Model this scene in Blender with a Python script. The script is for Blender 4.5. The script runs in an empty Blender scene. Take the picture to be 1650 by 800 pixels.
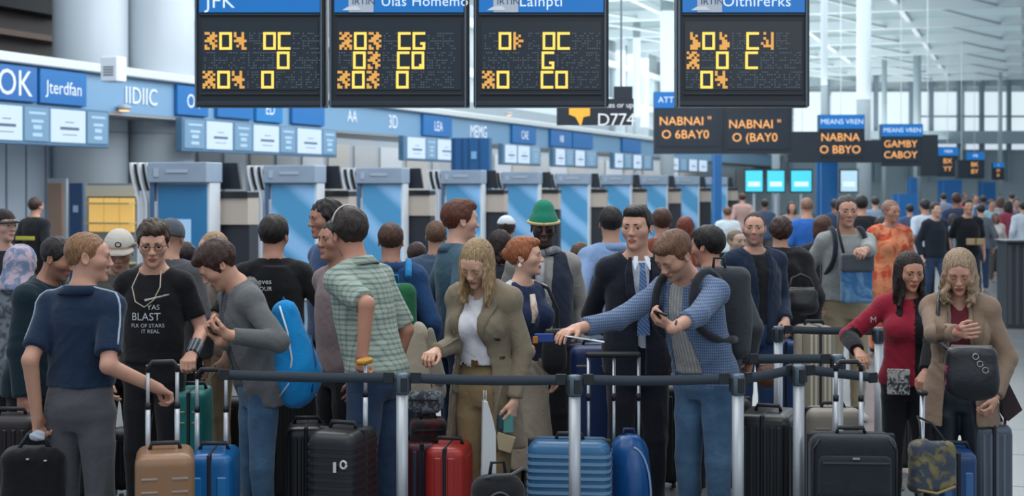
import bpy, bmesh, math, random
import numpy as np
from mathutils import Vector, Matrix
from mathutils.bvhtree import BVHTree

# ------------------------------------------------------------------ camera, world, light, exposure
SC = bpy.context.scene
COL = SC.collection
F_PX, CX, HY, CAM_Z = 2400.0, 825.0, 300.0, 1.95      # focal length in px, centre column, horizon row, eye height
cam_d = bpy.data.cameras.new('camera')
cam = bpy.data.objects.new('camera', cam_d); COL.objects.link(cam)
cam.location = (0, 0, CAM_Z); cam.rotation_euler = (math.pi/2, 0, 0)
cam_d.sensor_width = 36.0
cam_d.lens = 36.0*F_PX/1650.0
cam_d.shift_y = -(400.0-HY)/1650.0
cam_d.clip_end = 400
cam_d.dof.use_dof = True
cam_d.dof.focus_distance = 8.0
cam_d.dof.aperture_fstop = 3.2
SC.camera = cam

w = bpy.data.worlds.new('sky'); SC.world = w; w.use_nodes = True
bgn = w.node_tree.nodes['Background']
bgn.inputs['Color'].default_value = (0.71, 0.82, 0.95, 1)
bgn.inputs['Strength'].default_value = 0.95

def area(name, loc, size, power, color, rot=(0, 0, 0)):
    d = bpy.data.lights.new(name, 'AREA'); d.shape = 'RECTANGLE'; d.size, d.size_y = size
    d.energy = power; d.color = color
    o = bpy.data.objects.new(name, d); COL.objects.link(o); o.location = loc; o.rotation_euler = rot
    return o
# area lights added to brighten the hall, with no fixtures of their own
area('fill_light', (-2.0, 5.5, 7.5), (9, 5), 260, (1.0, 0.95, 0.88))
area('fill_light', (1.0, 14.0, 8.5), (12, 8), 640, (1.0, 0.97, 0.92))
area('fill_light', (5.0, -2.0, 6.0), (8, 4), 120, (1.0, 0.94, 0.86), (math.radians(48), 0, math.radians(18)))  # unseen front fill behind the camera, aimed at the queue
area('fill_light', (8.0, 60.0, 9.0), (22, 50), 6500, (0.92, 0.97, 1.0))  # added to brighten the far end of the hall
area('roof_fill', (12.0, 78.0, 5.2), (18, 60), 7000, (0.90, 0.98, 0.97), (math.pi, 0, -math.radians(19)))  # added upward light that brightens the roof from below
area('wall_fill', (-17.6+.344*62, 62.0, 3.22), (.5, 48), 700, (0.95, 0.97, 1.0), (0, math.radians(25), -math.radians(19)))  # unseen strip added under the fascia to lift the back wall
area('fill_light', (1.5, 27.0, 8.8), (8, 26), 2700, (0.93, 0.97, 1.0), (0, math.radians(32), -math.radians(19)))  # added over the aisle, tilted to brighten kiosks and left wall

SC.view_settings.view_transform = 'Standard'
SC.view_settings.look = 'None'
SC.view_settings.gamma = 1.0
SC.view_settings.use_curve_mapping = False
SC.view_settings.exposure = -0.1

# ------------------------------------------------------------------ small helpers
def srgb(h):
    h = h.lstrip('#'); v = [int(h[i:i+2], 16)/255.0 for i in (0, 2, 4)]
    return tuple(c/12.92 if c <= 0.04045 else ((c+0.055)/1.055)**2.4 for c in v)

def at(px, py, s):
    """world point seen at picture point (px, py) at the depth where one metre is s pixels"""
    return Vector(((px-CX)/s, F_PX/s, CAM_Z-(py-HY)/s))

def link(o):
    COL.objects.link(o); return o

def tag(o, label=None, cat=None, group=None, kind=None):
    if label: o['label'] = label
    if cat: o['category'] = cat
    if group: o['group'] = group
    if kind: o['kind'] = kind
    return o

def empty(name, loc, rz=0.0, label=None, cat=None, group=None, kind=None):
    o = bpy.data.objects.new(name, None); link(o)
    o.location = loc; o.rotation_euler = (0, 0, rz); o.empty_display_size = 0.1
    return tag(o, label, cat, group, kind)

def copy_tree(o, parent=None):
    c = o.copy(); COL.objects.link(c); c.parent = parent
    for ch in o.children: copy_tree(ch, c)
    return c

def mesh_np(name, V, Q, mats, parent=None, smooth=True, midx=None):
    """mesh from numpy verts and equal-sized faces"""
    me = bpy.data.meshes.new(name)
    V = np.asarray(V, dtype=np.float32); Q = np.asarray(Q, dtype=np.int32)
    n, k = Q.shape
    me.vertices.add(len(V)); me.vertices.foreach_set('co', V.ravel())
    me.loops.add(n*k); me.loops.foreach_set('vertex_index', Q.ravel())
    me.polygons.add(n)
    me.polygons.foreach_set('loop_start', np.arange(n, dtype=np.int32)*k)
    me.polygons.foreach_set('loop_total', np.full(n, k, dtype=np.int32))
    me.polygons.foreach_set('use_smooth', np.full(n, smooth, dtype=bool))
    if not isinstance(mats, (list, tuple)): mats = [mats]
    for m in mats: me.materials.append(m)
    if midx is not None: me.polygons.foreach_set('material_index', np.asarray(midx, dtype=np.int32))
    me.update(calc_edges=True)
    o = bpy.data.objects.new(name, me); link(o); o.parent = parent
    return o

class MB:
    """collects simple shapes and links them as one mesh"""
    def __init__(s): s.v = []; s.f = []; s.sm = []; s.mi = []; s.cur = 0
    def add(s, vs, fs, smooth=False):
        b = len(s.v); s.v += [tuple(v) for v in vs]; s.f += [tuple(i+b for i in f) for f in fs]
        s.sm += [smooth]*len(fs); s.mi += [s.cur]*len(fs); return s
    def box(s, c, d, bev=0.0, R=None):
        c = Vector(c); hx, hy, hz = d[0]/2, d[1]/2, d[2]/2
        if bev <= 0:
            vs = [Vector((x*hx, y*hy, z*hz)) for x in (-1, 1) for y in (-1, 1) for z in (-1, 1)]
            fs = [(0, 1, 3, 2), (4, 6, 7, 5), (0, 4, 5, 1), (2, 3, 7, 6), (0, 2, 6, 4), (1, 5, 7, 3)]
        else:
            b = min(bev, hx*.99, hy*.99, hz*.99); vs = []; idx = {}
            for sx in (-1, 1):
                for sy in (-1, 1):
                    for sz in (-1, 1):
                        for ax in range(3):
                            p = [sx*(hx-b), sy*(hy-b), sz*(hz-b)]; p[ax] += (sx, sy, sz)[ax]*b
                            idx[(sx, sy, sz, ax)] = len(vs); vs.append(Vector(p))
            fs = []
            for ax in range(3):
                o1, o2 = [a for a in range(3) if a != ax]
                for sg in (-1, 1):
                    q = []
                    for s1, s2 in ((-1, -1), (1, -1), (1, 1), (-1, 1)):
                        k = [0, 0, 0]; k[ax] = sg; k[o1] = s1; k[o2] = s2; q.append(idx[(*k, ax)])
                    fs.append(q)
            for ax in range(3):
                o1, o2 = [a for a in range(3) if a != ax]
                for s1 in (-1, 1):
                    for s2 in (-1, 1):
                        k0 = [0, 0, 0]; k1 = [0, 0, 0]; k0[ax] = -1; k1[ax] = 1
                        for k in (k0, k1): k[o1] = s1; k[o2] = s2
                        fs.append((idx[(*k0, o1)], idx[(*k1, o1)], idx[(*k1, o2)], idx[(*k0, o2)]))
            for sx in (-1, 1):
                for sy in (-1, 1):
                    for sz in (-1, 1): fs.append(tuple(idx[(sx, sy, sz, a)] for a in range(3)))
        if R is not None: vs = [R @ v for v in vs]
        return s.add([v+c for v in vs], fs)
    def tube(s, pts, r, n=8, cap=True, smooth=True, flat=1.0, up=None):
        pts = [Vector(p) for p in pts]; rs = r if isinstance(r, (list, tuple)) else [r]*len(pts)
        u0 = Vector(up) if up else None; rings = []
        for i, p in enumerate(pts):
            t = (pts[min(i+1, len(pts)-1)]-pts[max(i-1, 0)]).normalized()
            if u0 is None: u0 = Vector((0, 0, 1)) if abs(t.z) < .9 else Vector((1, 0, 0))
            a = t.cross(u0)
            if a.length < 1e-5: a = t.orthogonal()
            a.normalize(); b = a.cross(t).normalized()
            if not up: u0 = b
            rings += [p+(a*math.cos(2*math.pi*k/n)*flat+b*math.sin(2*math.pi*k/n))*rs[i] for k in range(n)]
        fs = [(i*n+k, i*n+(k+1) % n, (i+1)*n+(k+1) % n, (i+1)*n+k) for i in range(len(pts)-1) for k in range(n)]
        s.add(rings, fs, smooth)
        if cap:
            b = len(s.v)-len(rings); m = len(rings)
            s.f += [tuple(b+k for k in range(n))[::-1], tuple(b+m-n+k for k in range(n))]; s.sm += [False]*2; s.mi += [s.cur]*2
        return s
    def lathe(s, prof, c=(0, 0, 0), n=20, sx=1.0, sy=1.0, smooth=True):
        c = Vector(c)
        vs = [c+Vector((r*sx*math.cos(2*math.pi*k/n), r*sy*math.sin(2*math.pi*k/n), z)) for r, z in prof for k in range(n)]
        m = len(prof)
        fs = [(i*n+k, i*n+(k+1) % n, (i+1)*n+(k+1) % n, (i+1)*n+k) for i in range(m-1) for k in range(n)]
        fs += [tuple(range(n))[::-1], tuple((m-1)*n+k for k in range(n))]
        return s.add(vs, fs, smooth)
    def rrect(s, c, w, d, r, h, n=5):
        """flat slab with rounded upright corners"""
        c = Vector(c); pts = []
        for sx, sy, a0 in ((1, 1, 0), (-1, 1, 90), (-1, -1, 180), (1, -1, 270)):
            for i in range(n+1):
                a = math.radians(a0+90*i/n); pts.append((sx*(w/2-r)+r*math.cos(a), sy*(d/2-r)+r*math.sin(a)))
        m = len(pts); vs = [c+Vector((x, y, z)) for z in (-h/2, h/2) for x, y in pts]
        fs = [tuple(range(m))[::-1], tuple(range(m, 2*m))]+[(i, (i+1) % m, (i+1) % m+m, i+m) for i in range(m)]
        return s.add(vs, fs)
    def prism(s, poly, y0, y1):
        """outline in x,z extruded along y"""
        n = len(poly)
        vs = [(x, y0, z) for x, z in poly]+[(x, y1, z) for x, z in poly]
        fs = [tuple(range(n)), tuple(range(n, 2*n))[::-1]]+[(i, (i+1) % n+0, (i+1) % n+n, i+n)[::-1] for i in range(n)]
        return s.add(vs, fs)
    def quad(s, a, b, c, d): return s.add([a, b, c, d], [(0, 1, 2, 3)])
    def build(s, name, mats, parent=None, loc=None, normals=True):
        me = bpy.data.meshes.new(name)
        me.from_pydata([tuple(v) for v in s.v], [], s.f)
        me.polygons.foreach_set('use_smooth', s.sm)
        if not isinstance(mats, (list, tuple)): mats = [mats]
        for m in mats: me.materials.append(m)
        me.polygons.foreach_set('material_index', s.mi)
        if normals:
            bm = bmesh.new(); bm.from_mesh(me); bmesh.ops.recalc_face_normals(bm, faces=bm.faces); bm.to_mesh(me); bm.free()
        o = bpy.data.objects.new(name, me); link(o); o.parent = parent
        if loc is not None: o.location = loc
        return o

# ------------------------------------------------------------------ materials
MATS = {}
def new_mat(key):
    m = bpy.data.materials.new(key); m.use_nodes = True
    return m, m.node_tree.nodes, m.node_tree.links, m.node_tree.nodes['Principled BSDF']

def mat(name, col, rough=0.5, metal=0.0, bump=0.0, bscale=60.0, vary=0.0, spec=0.5, coat=0.0, alpha=1.0, trans=0.0):
    key = (name, col, rough, metal, bump, bscale, vary)
    if key in MATS: return MATS[key]
    m, N, L, P = new_mat(name)
    c = srgb(col) if isinstance(col, str) else col
    P.inputs['Base Color'].default_value = (*c, 1); P.inputs['Roughness'].default_value = rough
    P.inputs['Metallic'].default_value = metal; P.inputs['Specular IOR Level'].default_value = spec
    P.inputs['Coat Weight'].default_value = coat; P.inputs['Transmission Weight'].default_value = trans
    if bump or vary:
        tc = N.new('ShaderNodeTexCoord'); nz = N.new('ShaderNodeTexNoise'); nz.inputs['Scale'].default_value = bscale
        nz.inputs['Detail'].default_value = 3; L.new(tc.outputs['Object'], nz.inputs['Vector'])
        if bump:
            b = N.new('ShaderNodeBump'); b.inputs['Strength'].default_value = bump; b.inputs['Distance'].default_value = 0.01
            L.new(nz.outputs['Fac'], b.inputs['Height']); L.new(b.outputs['Normal'], P.inputs['Normal'])
        if vary:
            n2 = N.new('ShaderNodeTexNoise'); n2.inputs['Scale'].default_value = bscale*0.2; L.new(tc.outputs['Object'], n2.inputs['Vector'])
            mx = N.new('ShaderNodeMix'); mx.data_type = 'RGBA'
            mx.inputs[6].default_value = (*[x*(1-vary) for x in c], 1); mx.inputs[7].default_value = (*[min(1, x*(1+vary)) for x in c], 1)
            L.new(n2.outputs['Fac'], mx.inputs[0]); L.new(mx.outputs[2], P.inputs['Base Color'])
    MATS[key] = m; return m

def cloth(col, kind='plain', col2=None, scale=1.0):
    key = ('cloth', col, kind, col2, scale)
    if key in MATS: return MATS[key]
    m, N, L, P = new_mat('fabric_'+kind)
    c = srgb(col); c2 = srgb(col2) if col2 else tuple(min(1, x*1.35+0.01) for x in c)
    P.inputs['Roughness'].default_value = 0.9; P.inputs['Specular IOR Level'].default_value = 0.2
    P.inputs['Sheen Weight'].default_value = 0.15; P.inputs['Sheen Roughness'].default_value = 0.5
    tc = N.new('ShaderNodeTexCoord'); ob = tc.outputs['Object']
    nz = N.new('ShaderNodeTexNoise'); nz.inputs['Scale'].default_value = 14; nz.inputs['Detail'].default_value = 3; nz.inputs['Distortion'].default_value = 1.2
    L.new(ob, nz.inputs['Vector'])
    fine = N.new('ShaderNodeTexNoise'); fine.inputs['Scale'].default_value = 260; L.new(ob, fine.inputs['Vector'])
    add = N.new('ShaderNodeMath'); add.operation = 'MULTIPLY_ADD'; add.inputs[1].default_value = 0.12
    L.new(fine.outputs['Fac'], add.inputs[0]); L.new(nz.outputs['Fac'], add.inputs[2])
    b = N.new('ShaderNodeBump'); b.inputs['Strength'].default_value = 0.35; b.inputs['Distance'].default_value = 0.018
    L.new(add.outputs[0], b.inputs['Height']); L.new(b.outputs['Normal'], P.inputs['Normal'])
    mx = N.new('ShaderNodeMix'); mx.data_type = 'RGBA'
    mx.inputs[6].default_value = (*c, 1); mx.inputs[7].default_value = (*c2, 1)
    fac = None
    sep = N.new('ShaderNodeSeparateXYZ'); L.new(ob, sep.inputs[0])
    def band(out, freq, lo, hi, wob=0.0):
        s_ = N.new('ShaderNodeMath'); s_.operation = 'SINE'; mu = N.new('ShaderNodeMath'); mu.operation = 'MULTIPLY'; mu.inputs[1].default_value = freq*scale
        L.new(out, mu.inputs[0])
        if wob:
            ma = N.new('ShaderNodeMath'); ma.operation = 'MULTIPLY_ADD'; ma.inputs[1].default_value = wob
            L.new(nz.outputs['Fac'], ma.inputs[0]); L.new(mu.outputs[0], ma.inputs[2]); L.new(ma.outputs[0], s_.inputs[0])
        else: L.new(mu.outputs[0], s_.inputs[0])
        mr = N.new('ShaderNodeMapRange'); mr.inputs[1].default_value = lo; mr.inputs[2].default_value = hi; L.new(s_.outputs[0], mr.inputs[0])
        return mr.outputs[0]
    def comb(a, b_, op='ADD', k=0.5):
        n_ = N.new('ShaderNodeMath'); n_.operation = op; n_.use_clamp = True
        L.new(a, n_.inputs[0]); L.new(b_, n_.inputs[1])
        return n_.outputs[0]
    def times(a, k):
        n_ = N.new('ShaderNodeMath'); n_.operation = 'MULTIPLY'; n_.inputs[1].default_value = k; L.new(a, n_.inputs[0]); return n_.outputs[0]
    if kind == 'plaid':
        h1 = band(sep.outputs[2], 160, 0.1, 0.6, 2.0); h2 = band(sep.outputs[2], 47, 0.2, 0.9, 2.0)
        vx = N.new('ShaderNodeMath'); vx.operation = 'ADD'; L.new(sep.outputs[0], vx.inputs[0]); L.new(sep.outputs[1], vx.inputs[1])
        v1 = band(vx.outputs[0], 95, 0.3, 0.8, 1.0)
        fac = comb(times(h1, 0.55), comb(times(h2, 0.3), times(v1, 0.35)))
    elif kind == 'check':
        vx = N.new('ShaderNodeMath'); vx.operation = 'ADD'; L.new(sep.outputs[0], vx.inputs[0]); L.new(sep.outputs[1], vx.inputs[1])
        fac = comb(times(band(sep.outputs[2], 420, -.2, .6, 3.0), 0.5), times(band(vx.outputs[0], 420, -.2, .6, 3.0), 0.5))
    elif kind == 'stripe':
        fac = band(sep.outputs[0], 300, 0.2, 0.8)
    elif kind == 'tie':
        vx = N.new('ShaderNodeMath'); vx.operation = 'ADD'; L.new(sep.outputs[0], vx.inputs[0]); L.new(sep.outputs[2], vx.inputs[1])
        fac = band(vx.outputs[0], 260, 0.0, 0.5)
    elif kind == 'patch':
        n3 = N.new('ShaderNodeTexNoise'); n3.inputs['Scale'].default_value = 9*scale; n3.inputs['Detail'].default_value = 4; n3.inputs['Distortion'].default_value = 1.5; L.new(ob, n3.inputs['Vector'])
        mr = N.new('ShaderNodeMapRange'); mr.inputs[1].default_value = 0.44; mr.inputs[2].default_value = 0.56; L.new(n3.outputs['Fac'], mr.inputs[0]); fac = mr.outputs[0]
    elif kind == 'denim':
        n3 = N.new('ShaderNodeTexNoise'); n3.inputs['Scale'].default_value = 5; n3.inputs['Detail'].default_value = 5; L.new(ob, n3.inputs['Vector'])
        mr = N.new('ShaderNodeMapRange'); mr.inputs[1].default_value = 0.35; mr.inputs[2].default_value = 0.7; L.new(n3.outputs['Fac'], mr.inputs[0])
        fac = comb(times(mr.outputs[0], 0.8), times(fine.outputs['Fac'], 0.3))
    else:
        fac = times(nz.outputs['Fac'], 0.6)
    L.new(fac, mx.inputs[0]); L.new(mx.outputs[2], P.inputs['Base Color'])
    MATS[key] = m; return m

def skin(col):
    key = ('skin', col)
    if key in MATS: return MATS[key]
    m, N, L, P = new_mat('skin'); c = srgb(col); g_ = sum(c)/3; c = tuple(min(1, (x*.84+g_*.16)*1.06) for x in c)
    P.inputs['Roughness'].default_value = 0.5; P.inputs['Subsurface Weight'].default_value = 0.12
    P.inputs['Subsurface Radius'].default_value = (0.02, 0.008, 0.005); P.inputs['Subsurface Scale'].default_value = 0.5
    tc = N.new('ShaderNodeTexCoord'); nz = N.new('ShaderNodeTexNoise'); nz.inputs['Scale'].default_value = 22; nz.inputs['Detail'].default_value = 4
    L.new(tc.outputs['Object'], nz.inputs['Vector'])
    mx = N.new('ShaderNodeMix'); mx.data_type = 'RGBA'
    mx.inputs[6].default_value = (c[0]*.93, c[1]*.84, c[2]*.80, 1); mx.inputs[7].default_value = (min(1, c[0]*1.08), c[1]*1.05, c[2]*1.03, 1)
    L.new(nz.outputs['Fac'], mx.inputs[0]); L.new(mx.outputs[2], P.inputs['Base Color'])
    MATS[key] = m; return m

def hairmat(col):
    key = ('hair', col)
    if key in MATS: return MATS[key]
    m, N, L, P = new_mat('hair'); c = srgb(col)
    P.inputs['Roughness'].default_value = 0.45; P.inputs['Specular IOR Level'].default_value = 0.35
    tc = N.new('ShaderNodeTexCoord'); mp = N.new('ShaderNodeMapping'); mp.inputs['Scale'].default_value = (1, 1, 0.22)
    nz = N.new('ShaderNodeTexNoise'); nz.inputs['Scale'].default_value = 150; nz.inputs['Detail'].default_value = 3
    L.new(tc.outputs['Object'], mp.inputs[0]); L.new(mp.outputs[0], nz.inputs['Vector'])
    b = N.new('ShaderNodeBump'); b.inputs['Strength'].default_value = 0.9; b.inputs['Distance'].default_value = 0.008
    L.new(nz.outputs['Fac'], b.inputs['Height']); L.new(b.outputs['Normal'], P.inputs['Normal'])
    mr = N.new('ShaderNodeMapRange'); mr.inputs[1].default_value = 0.3; mr.inputs[2].default_value = 0.7; L.new(nz.outputs['Fac'], mr.inputs[0])
    mx = N.new('ShaderNodeMix'); mx.data_type = 'RGBA'
    mx.inputs[6].default_value = (*[x*.5 for x in c], 1); mx.inputs[7].default_value = (*[min(1, x*1.35+.004) for x in c], 1)
    L.new(mr.outputs[0], mx.inputs[0]); L.new(mx.outputs[2], P.inputs['Base Color'])
    MATS[key] = m; return m

def emit(name, col, strength=1.0):
    key = ('emit', name, col, strength)
    if key in MATS: return MATS[key]
    m, N, L, P = new_mat(name); c = srgb(col)
    P.inputs['Base Color'].default_value = (*[x*.3 for x in c], 1); P.inputs['Roughness'].default_value = 0.3
    P.inputs['Emission Color'].default_value = (*c, 1); P.inputs['Emission Strength'].default_value = strength
    MATS[key] = m; return m
# ------------------------------------------------------------------ implicit surfaces: bodies and clothes grown as one continuous skin
def npv(v): return np.array([v[0], v[1], v[2]], dtype=np.float64)
def nrm(v):
    v = np.asarray(v, float); l = np.linalg.norm(v); return v/l if l > 1e-9 else v
def rotx(a): c, s = math.cos(a), math.sin(a); return np.array([[1, 0, 0], [0, c, -s], [0, s, c]])
def roty(a): c, s = math.cos(a), math.sin(a); return np.array([[c, 0, s], [0, 1, 0], [-s, 0, c]])
def rotz(a): c, s = math.cos(a), math.sin(a); return np.array([[c, -s, 0], [s, c, 0], [0, 0, 1]])

def axis(lo, hi, base, fine=None, ranges=()):
    out = [lo]; p = lo
    while p < hi:
        st = base
        if fine:
            for a, b in ranges:
                if a-base <= p <= b: st = fine
        p += st; out.append(p)
    return np.array(out, dtype=np.float32)

class Field:
    def __init__(s, xs, ys, zs):
        s.xs, s.ys, s.zs = xs, ys, zs
        s.d = np.full((len(xs), len(ys), len(zs)), 0.5, dtype=np.float32)
    def sub(s, lo, hi):
        i0, i1 = np.searchsorted(s.xs, lo[0]), np.searchsorted(s.xs, hi[0])
        j0, j1 = np.searchsorted(s.ys, lo[1]), np.searchsorted(s.ys, hi[1])
        k0, k1 = np.searchsorted(s.zs, lo[2]), np.searchsorted(s.zs, hi[2])
        if i1 <= i0 or j1 <= j0 or k1 <= k0: return None
        sl = (slice(i0, i1), slice(j0, j1), slice(k0, k1))
        X = s.xs[i0:i1, None, None]; Y = s.ys[None, j0:j1, None]; Z = s.zs[None, None, k0:k1]
        return sl, X, Y, Z
    def comb(s, sl, d, k, op):
        a = s.d[sl]
        if op == 'u':
            if k > 0:
                h = np.maximum(k-np.abs(a-d), 0)/k; s.d[sl] = np.minimum(a, d)-h*h*k*0.25
            else: s.d[sl] = np.minimum(a, d)
        elif op == 's':
            d = -d
            if k > 0:
                h = np.maximum(k-np.abs(a-d), 0)/k; s.d[sl] = np.maximum(a, d)+h*h*k*0.25
            else: s.d[sl] = np.maximum(a, d)
    def cone(s, p, q, r1, r2, k=0.02, op='u', flat=None, cut=False):
        """tapered capsule; flat=(dir, factor) squashes the section along dir; cut ends it flat at q"""
        p, q = np.asarray(p, float), np.asarray(q, float); R = max(r1, r2)+k+0.02
        g = s.sub(np.minimum(p, q)-R, np.maximum(p, q)+R)
        if g is None: return
        sl, X, Y, Z = g; v = q-p; L2 = float(v@v)+1e-12
        t = ((X-p[0])*v[0]+(Y-p[1])*v[1]+(Z-p[2])*v[2])/L2
        tc = np.clip(t, 0, 1).astype(np.float32)
        dx = X-p[0]-tc*v[0]; dy = Y-p[1]-tc*v[1]; dz = Z-p[2]-tc*v[2]
        d2 = dx*dx+dy*dy+dz*dz
        if flat is not None:
            n, fk = flat; dn = dx*n[0]+dy*n[1]+dz*n[2]; d2 = d2+(fk*fk-1)*dn*dn
        d = np.sqrt(d2)-(r1+tc*(r2-r1))
        if cut: d = np.maximum(d, (t-1)*math.sqrt(L2))
        s.comb(sl, d.astype(np.float32), k, op)
    def ell(s, c, r, M=None, k=0.02, op='u'):
        c = np.asarray(c, float); R = max(r)+k+0.02
        g = s.sub(c-R, c+R)
        if g is None: return
        sl, X, Y, Z = g; X = X-c[0]; Y = Y-c[1]; Z = Z-c[2]
        if M is not None: X, Y, Z = (M[0, i]*X+M[1, i]*Y+M[2, i]*Z for i in range(3))
        a = (X/r[0])**2+(Y/r[1])**2+(Z/r[2])**2; b = (X/r[0]**2)**2+(Y/r[1]**2)**2+(Z/r[2]**2)**2
        k0 = np.sqrt(a); d = k0*(k0-1)/np.sqrt(b+1e-9)
        s.comb(sl, d.astype(np.float32), k, op)
    def prof(s, o, M, tab, k=0.03, op='u', infl=0.0):
        """upright column in frame (o, M): rows of (z, half width, half depth, y shift)"""
        tab = np.asarray(tab, float); o = np.asarray(o, float)
        zl, zh = tab[0, 0], tab[-1, 0]; R = float(tab[:, 1:3].max())+k+0.08
        ends = [o+M@np.array([0, 0, zl]), o+M@np.array([0, 0, zh])]
        g = s.sub(np.min(ends, 0)-R, np.max(ends, 0)+R)
        if g is None: return
        sl, X, Y, Z = g; X = X-o[0]; Y = Y-o[1]; Z = Z-o[2]
        X, Y, Z = (M[0, i]*X+M[1, i]*Y+M[2, i]*Z for i in range(3))
        a = np.interp(Z, tab[:, 0], tab[:, 1])+infl; b = np.interp(Z, tab[:, 0], tab[:, 2])+infl
        Y = Y-np.interp(Z, tab[:, 0], tab[:, 3])
        k0 = np.sqrt((X/a)**2+(Y/b)**2); k1 = np.sqrt((X/a**2)**2+(Y/b**2)**2)+1e-6
        d = k0*(k0-1)/k1
        d = np.maximum(d, np.maximum(zl-infl*.5-Z, Z-zh-infl*.5))
        s.comb(sl, d.astype(np.float32), k, op)
    def rbox(s, c, h, r, M=None, k=0.02, op='u'):
        c = np.asarray(c, float); R = float(np.linalg.norm(h))+k+0.02
        g = s.sub(c-R, c+R)
        if g is None: return
        sl, X, Y, Z = g; X = X-c[0]; Y = Y-c[1]; Z = Z-c[2]
        if M is not None: X, Y, Z = (M[0, i]*X+M[1, i]*Y+M[2, i]*Z for i in range(3))
        q = [np.abs(a)-hh+r for a, hh in zip((X, Y, Z), h)]
        d = np.sqrt(sum(np.maximum(a, 0)**2 for a in q))+np.minimum(np.maximum(np.maximum(q[0], q[1]), q[2]), 0)-r
        s.comb(sl, d.astype(np.float32), k, op)
    def expr(s, fn, k=0.0, op='s', lo=None, hi=None):
        lo = (-9, -9, -9) if lo is None else lo; hi = (9, 9, 9) if hi is None else hi
        g = s.sub(lo, hi)
        if g is None: return
        sl, X, Y, Z = g
        s.comb(sl, np.broadcast_to(fn(X, Y, Z), s.d[sl].shape).astype(np.float32), k, op)
    def mesh(s):
        d = s.d; ins = d < 0
        ins[0] = ins[-1] = False; ins[:, 0] = ins[:, -1] = False; ins[:, :, 0] = ins[:, :, -1] = False
        d = np.where((d < 0) & ~ins, 1e-3, d)
        nx, ny, nz = (n-1 for n in d.shape)
        def c8(a): return [a[i:nx+i, j:ny+j, k:nz+k] for i in (0, 1) for j in (0, 1) for k in (0, 1)]
        cs = c8(ins); cnt = sum(c.astype(np.int8) for c in cs)
        I, J, K = np.nonzero((cnt > 0) & (cnt < 8))
        if len(I) == 0: return np.zeros((0, 3)), np.zeros((0, 4), int)
        vid = np.full((nx, ny, nz), -1, np.int32); vid[I, J, K] = np.arange(len(I))
        vals = np.stack([d[I+i, J+j, K+k] for i in (0, 1) for j in (0, 1) for k in (0, 1)], 1)
        offs = np.array([(i, j, k) for i in (0, 1) for j in (0, 1) for k in (0, 1)])
        acc = np.zeros((len(I), 3)); num = np.zeros(len(I))
        for a in range(8):
            for ax, st in ((0, 4), (1, 2), (2, 1)):
                if offs[a][ax] == 0:
                    b = a+st; va, vb = vals[:, a], vals[:, b]; m = (va < 0) != (vb < 0)
                    t = np.where(m, va/np.where(m, va-vb, 1), 0); p = np.tile(offs[a].astype(float), (len(I), 1)); p[:, ax] += t
                    acc += p*m[:, None]; num += m
        acc /= np.maximum(num, 1)[:, None]
        ax3 = []
        for ii, arr, q in ((I, s.xs, 0), (J, s.ys, 1), (K, s.zs, 2)):
            ax3.append(arr[ii]+(arr[ii+1]-arr[ii])*acc[:, q])
        V = np.stack(ax3, 1); Qs = []
        def faces(sel, a, b, c, e, flip):
            q = np.stack([a, b, c, e], 1); fl = flip; q[fl] = q[fl][:, ::-1]; Qs.append(q)
        A = ins[:-1, 1:-1, 1:-1]; B = ins[1:, 1:-1, 1:-1]; i, j, k = np.nonzero(A != B); j = j+1; k = k+1
        faces(None, vid[i, j-1, k-1], vid[i, j, k-1], vid[i, j, k], vid[i, j-1, k], ~ins[i, j, k])
        A = ins[1:-1, :-1, 1:-1]; B = ins[1:-1, 1:, 1:-1]; i, j, k = np.nonzero(A != B); i = i+1; k = k+1
        faces(None, vid[i-1, j, k-1], vid[i-1, j, k], vid[i, j, k], vid[i, j, k-1], ~ins[i, j, k])
        A = ins[1:-1, 1:-1, :-1]; B = ins[1:-1, 1:-1, 1:]; i, j, k = np.nonzero(A != B); i = i+1; j = j+1
        faces(None, vid[i-1, j-1, k], vid[i, j-1, k], vid[i, j, k], vid[i-1, j, k], ~ins[i, j, k])
        return V, np.concatenate(Qs)

def vnormals(V, Q):
    n = np.cross(V[Q[:, 2]]-V[Q[:, 0]], V[Q[:, 3]]-V[Q[:, 1]]); N = np.zeros_like(V)
    for i in range(4): np.add.at(N, Q[:, i], n)
    return N/(np.linalg.norm(N, axis=1, keepdims=True)+1e-12)

def relax(V, Q, it=1, f=0.5):
    for _ in range(it):
        A = np.zeros_like(V); c = np.zeros(len(V))
        for a in range(4):
            for b in ((a+1) % 4, (a+3) % 4):
                np.add.at(A, Q[:, a], V[Q[:, b]]); np.add.at(c, Q[:, a], 1)
        V = V*(1-f)+f*A/np.maximum(c, 1)[:, None]
    return V

def folds(V, Q, amp, seed, fx=1.0):
    """soft creases pushed along the surface normal"""
    r = np.random.RandomState(seed); N = vnormals(V, Q); P = V*fx
    h = np.zeros(len(V))
    for f, a in ((9, 1.0), (17, .8), (31, .5)):
        d1, d2, d3 = (nrm(r.normal(size=3)*np.array([1, 1, .8])) for _ in range(3)); ph = r.uniform(0, 6.28, 3)
        wv = np.sin(P@d1*f*1.3+ph[0]+1.6*np.sin(P@d2*f*.7+ph[1]))
        h += a*(1-np.abs(wv)*1.6)*(.6+.4*np.sin(P@d3*f*.6+ph[2]))
    return V+N*(h*amp)[:, None]

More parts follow.
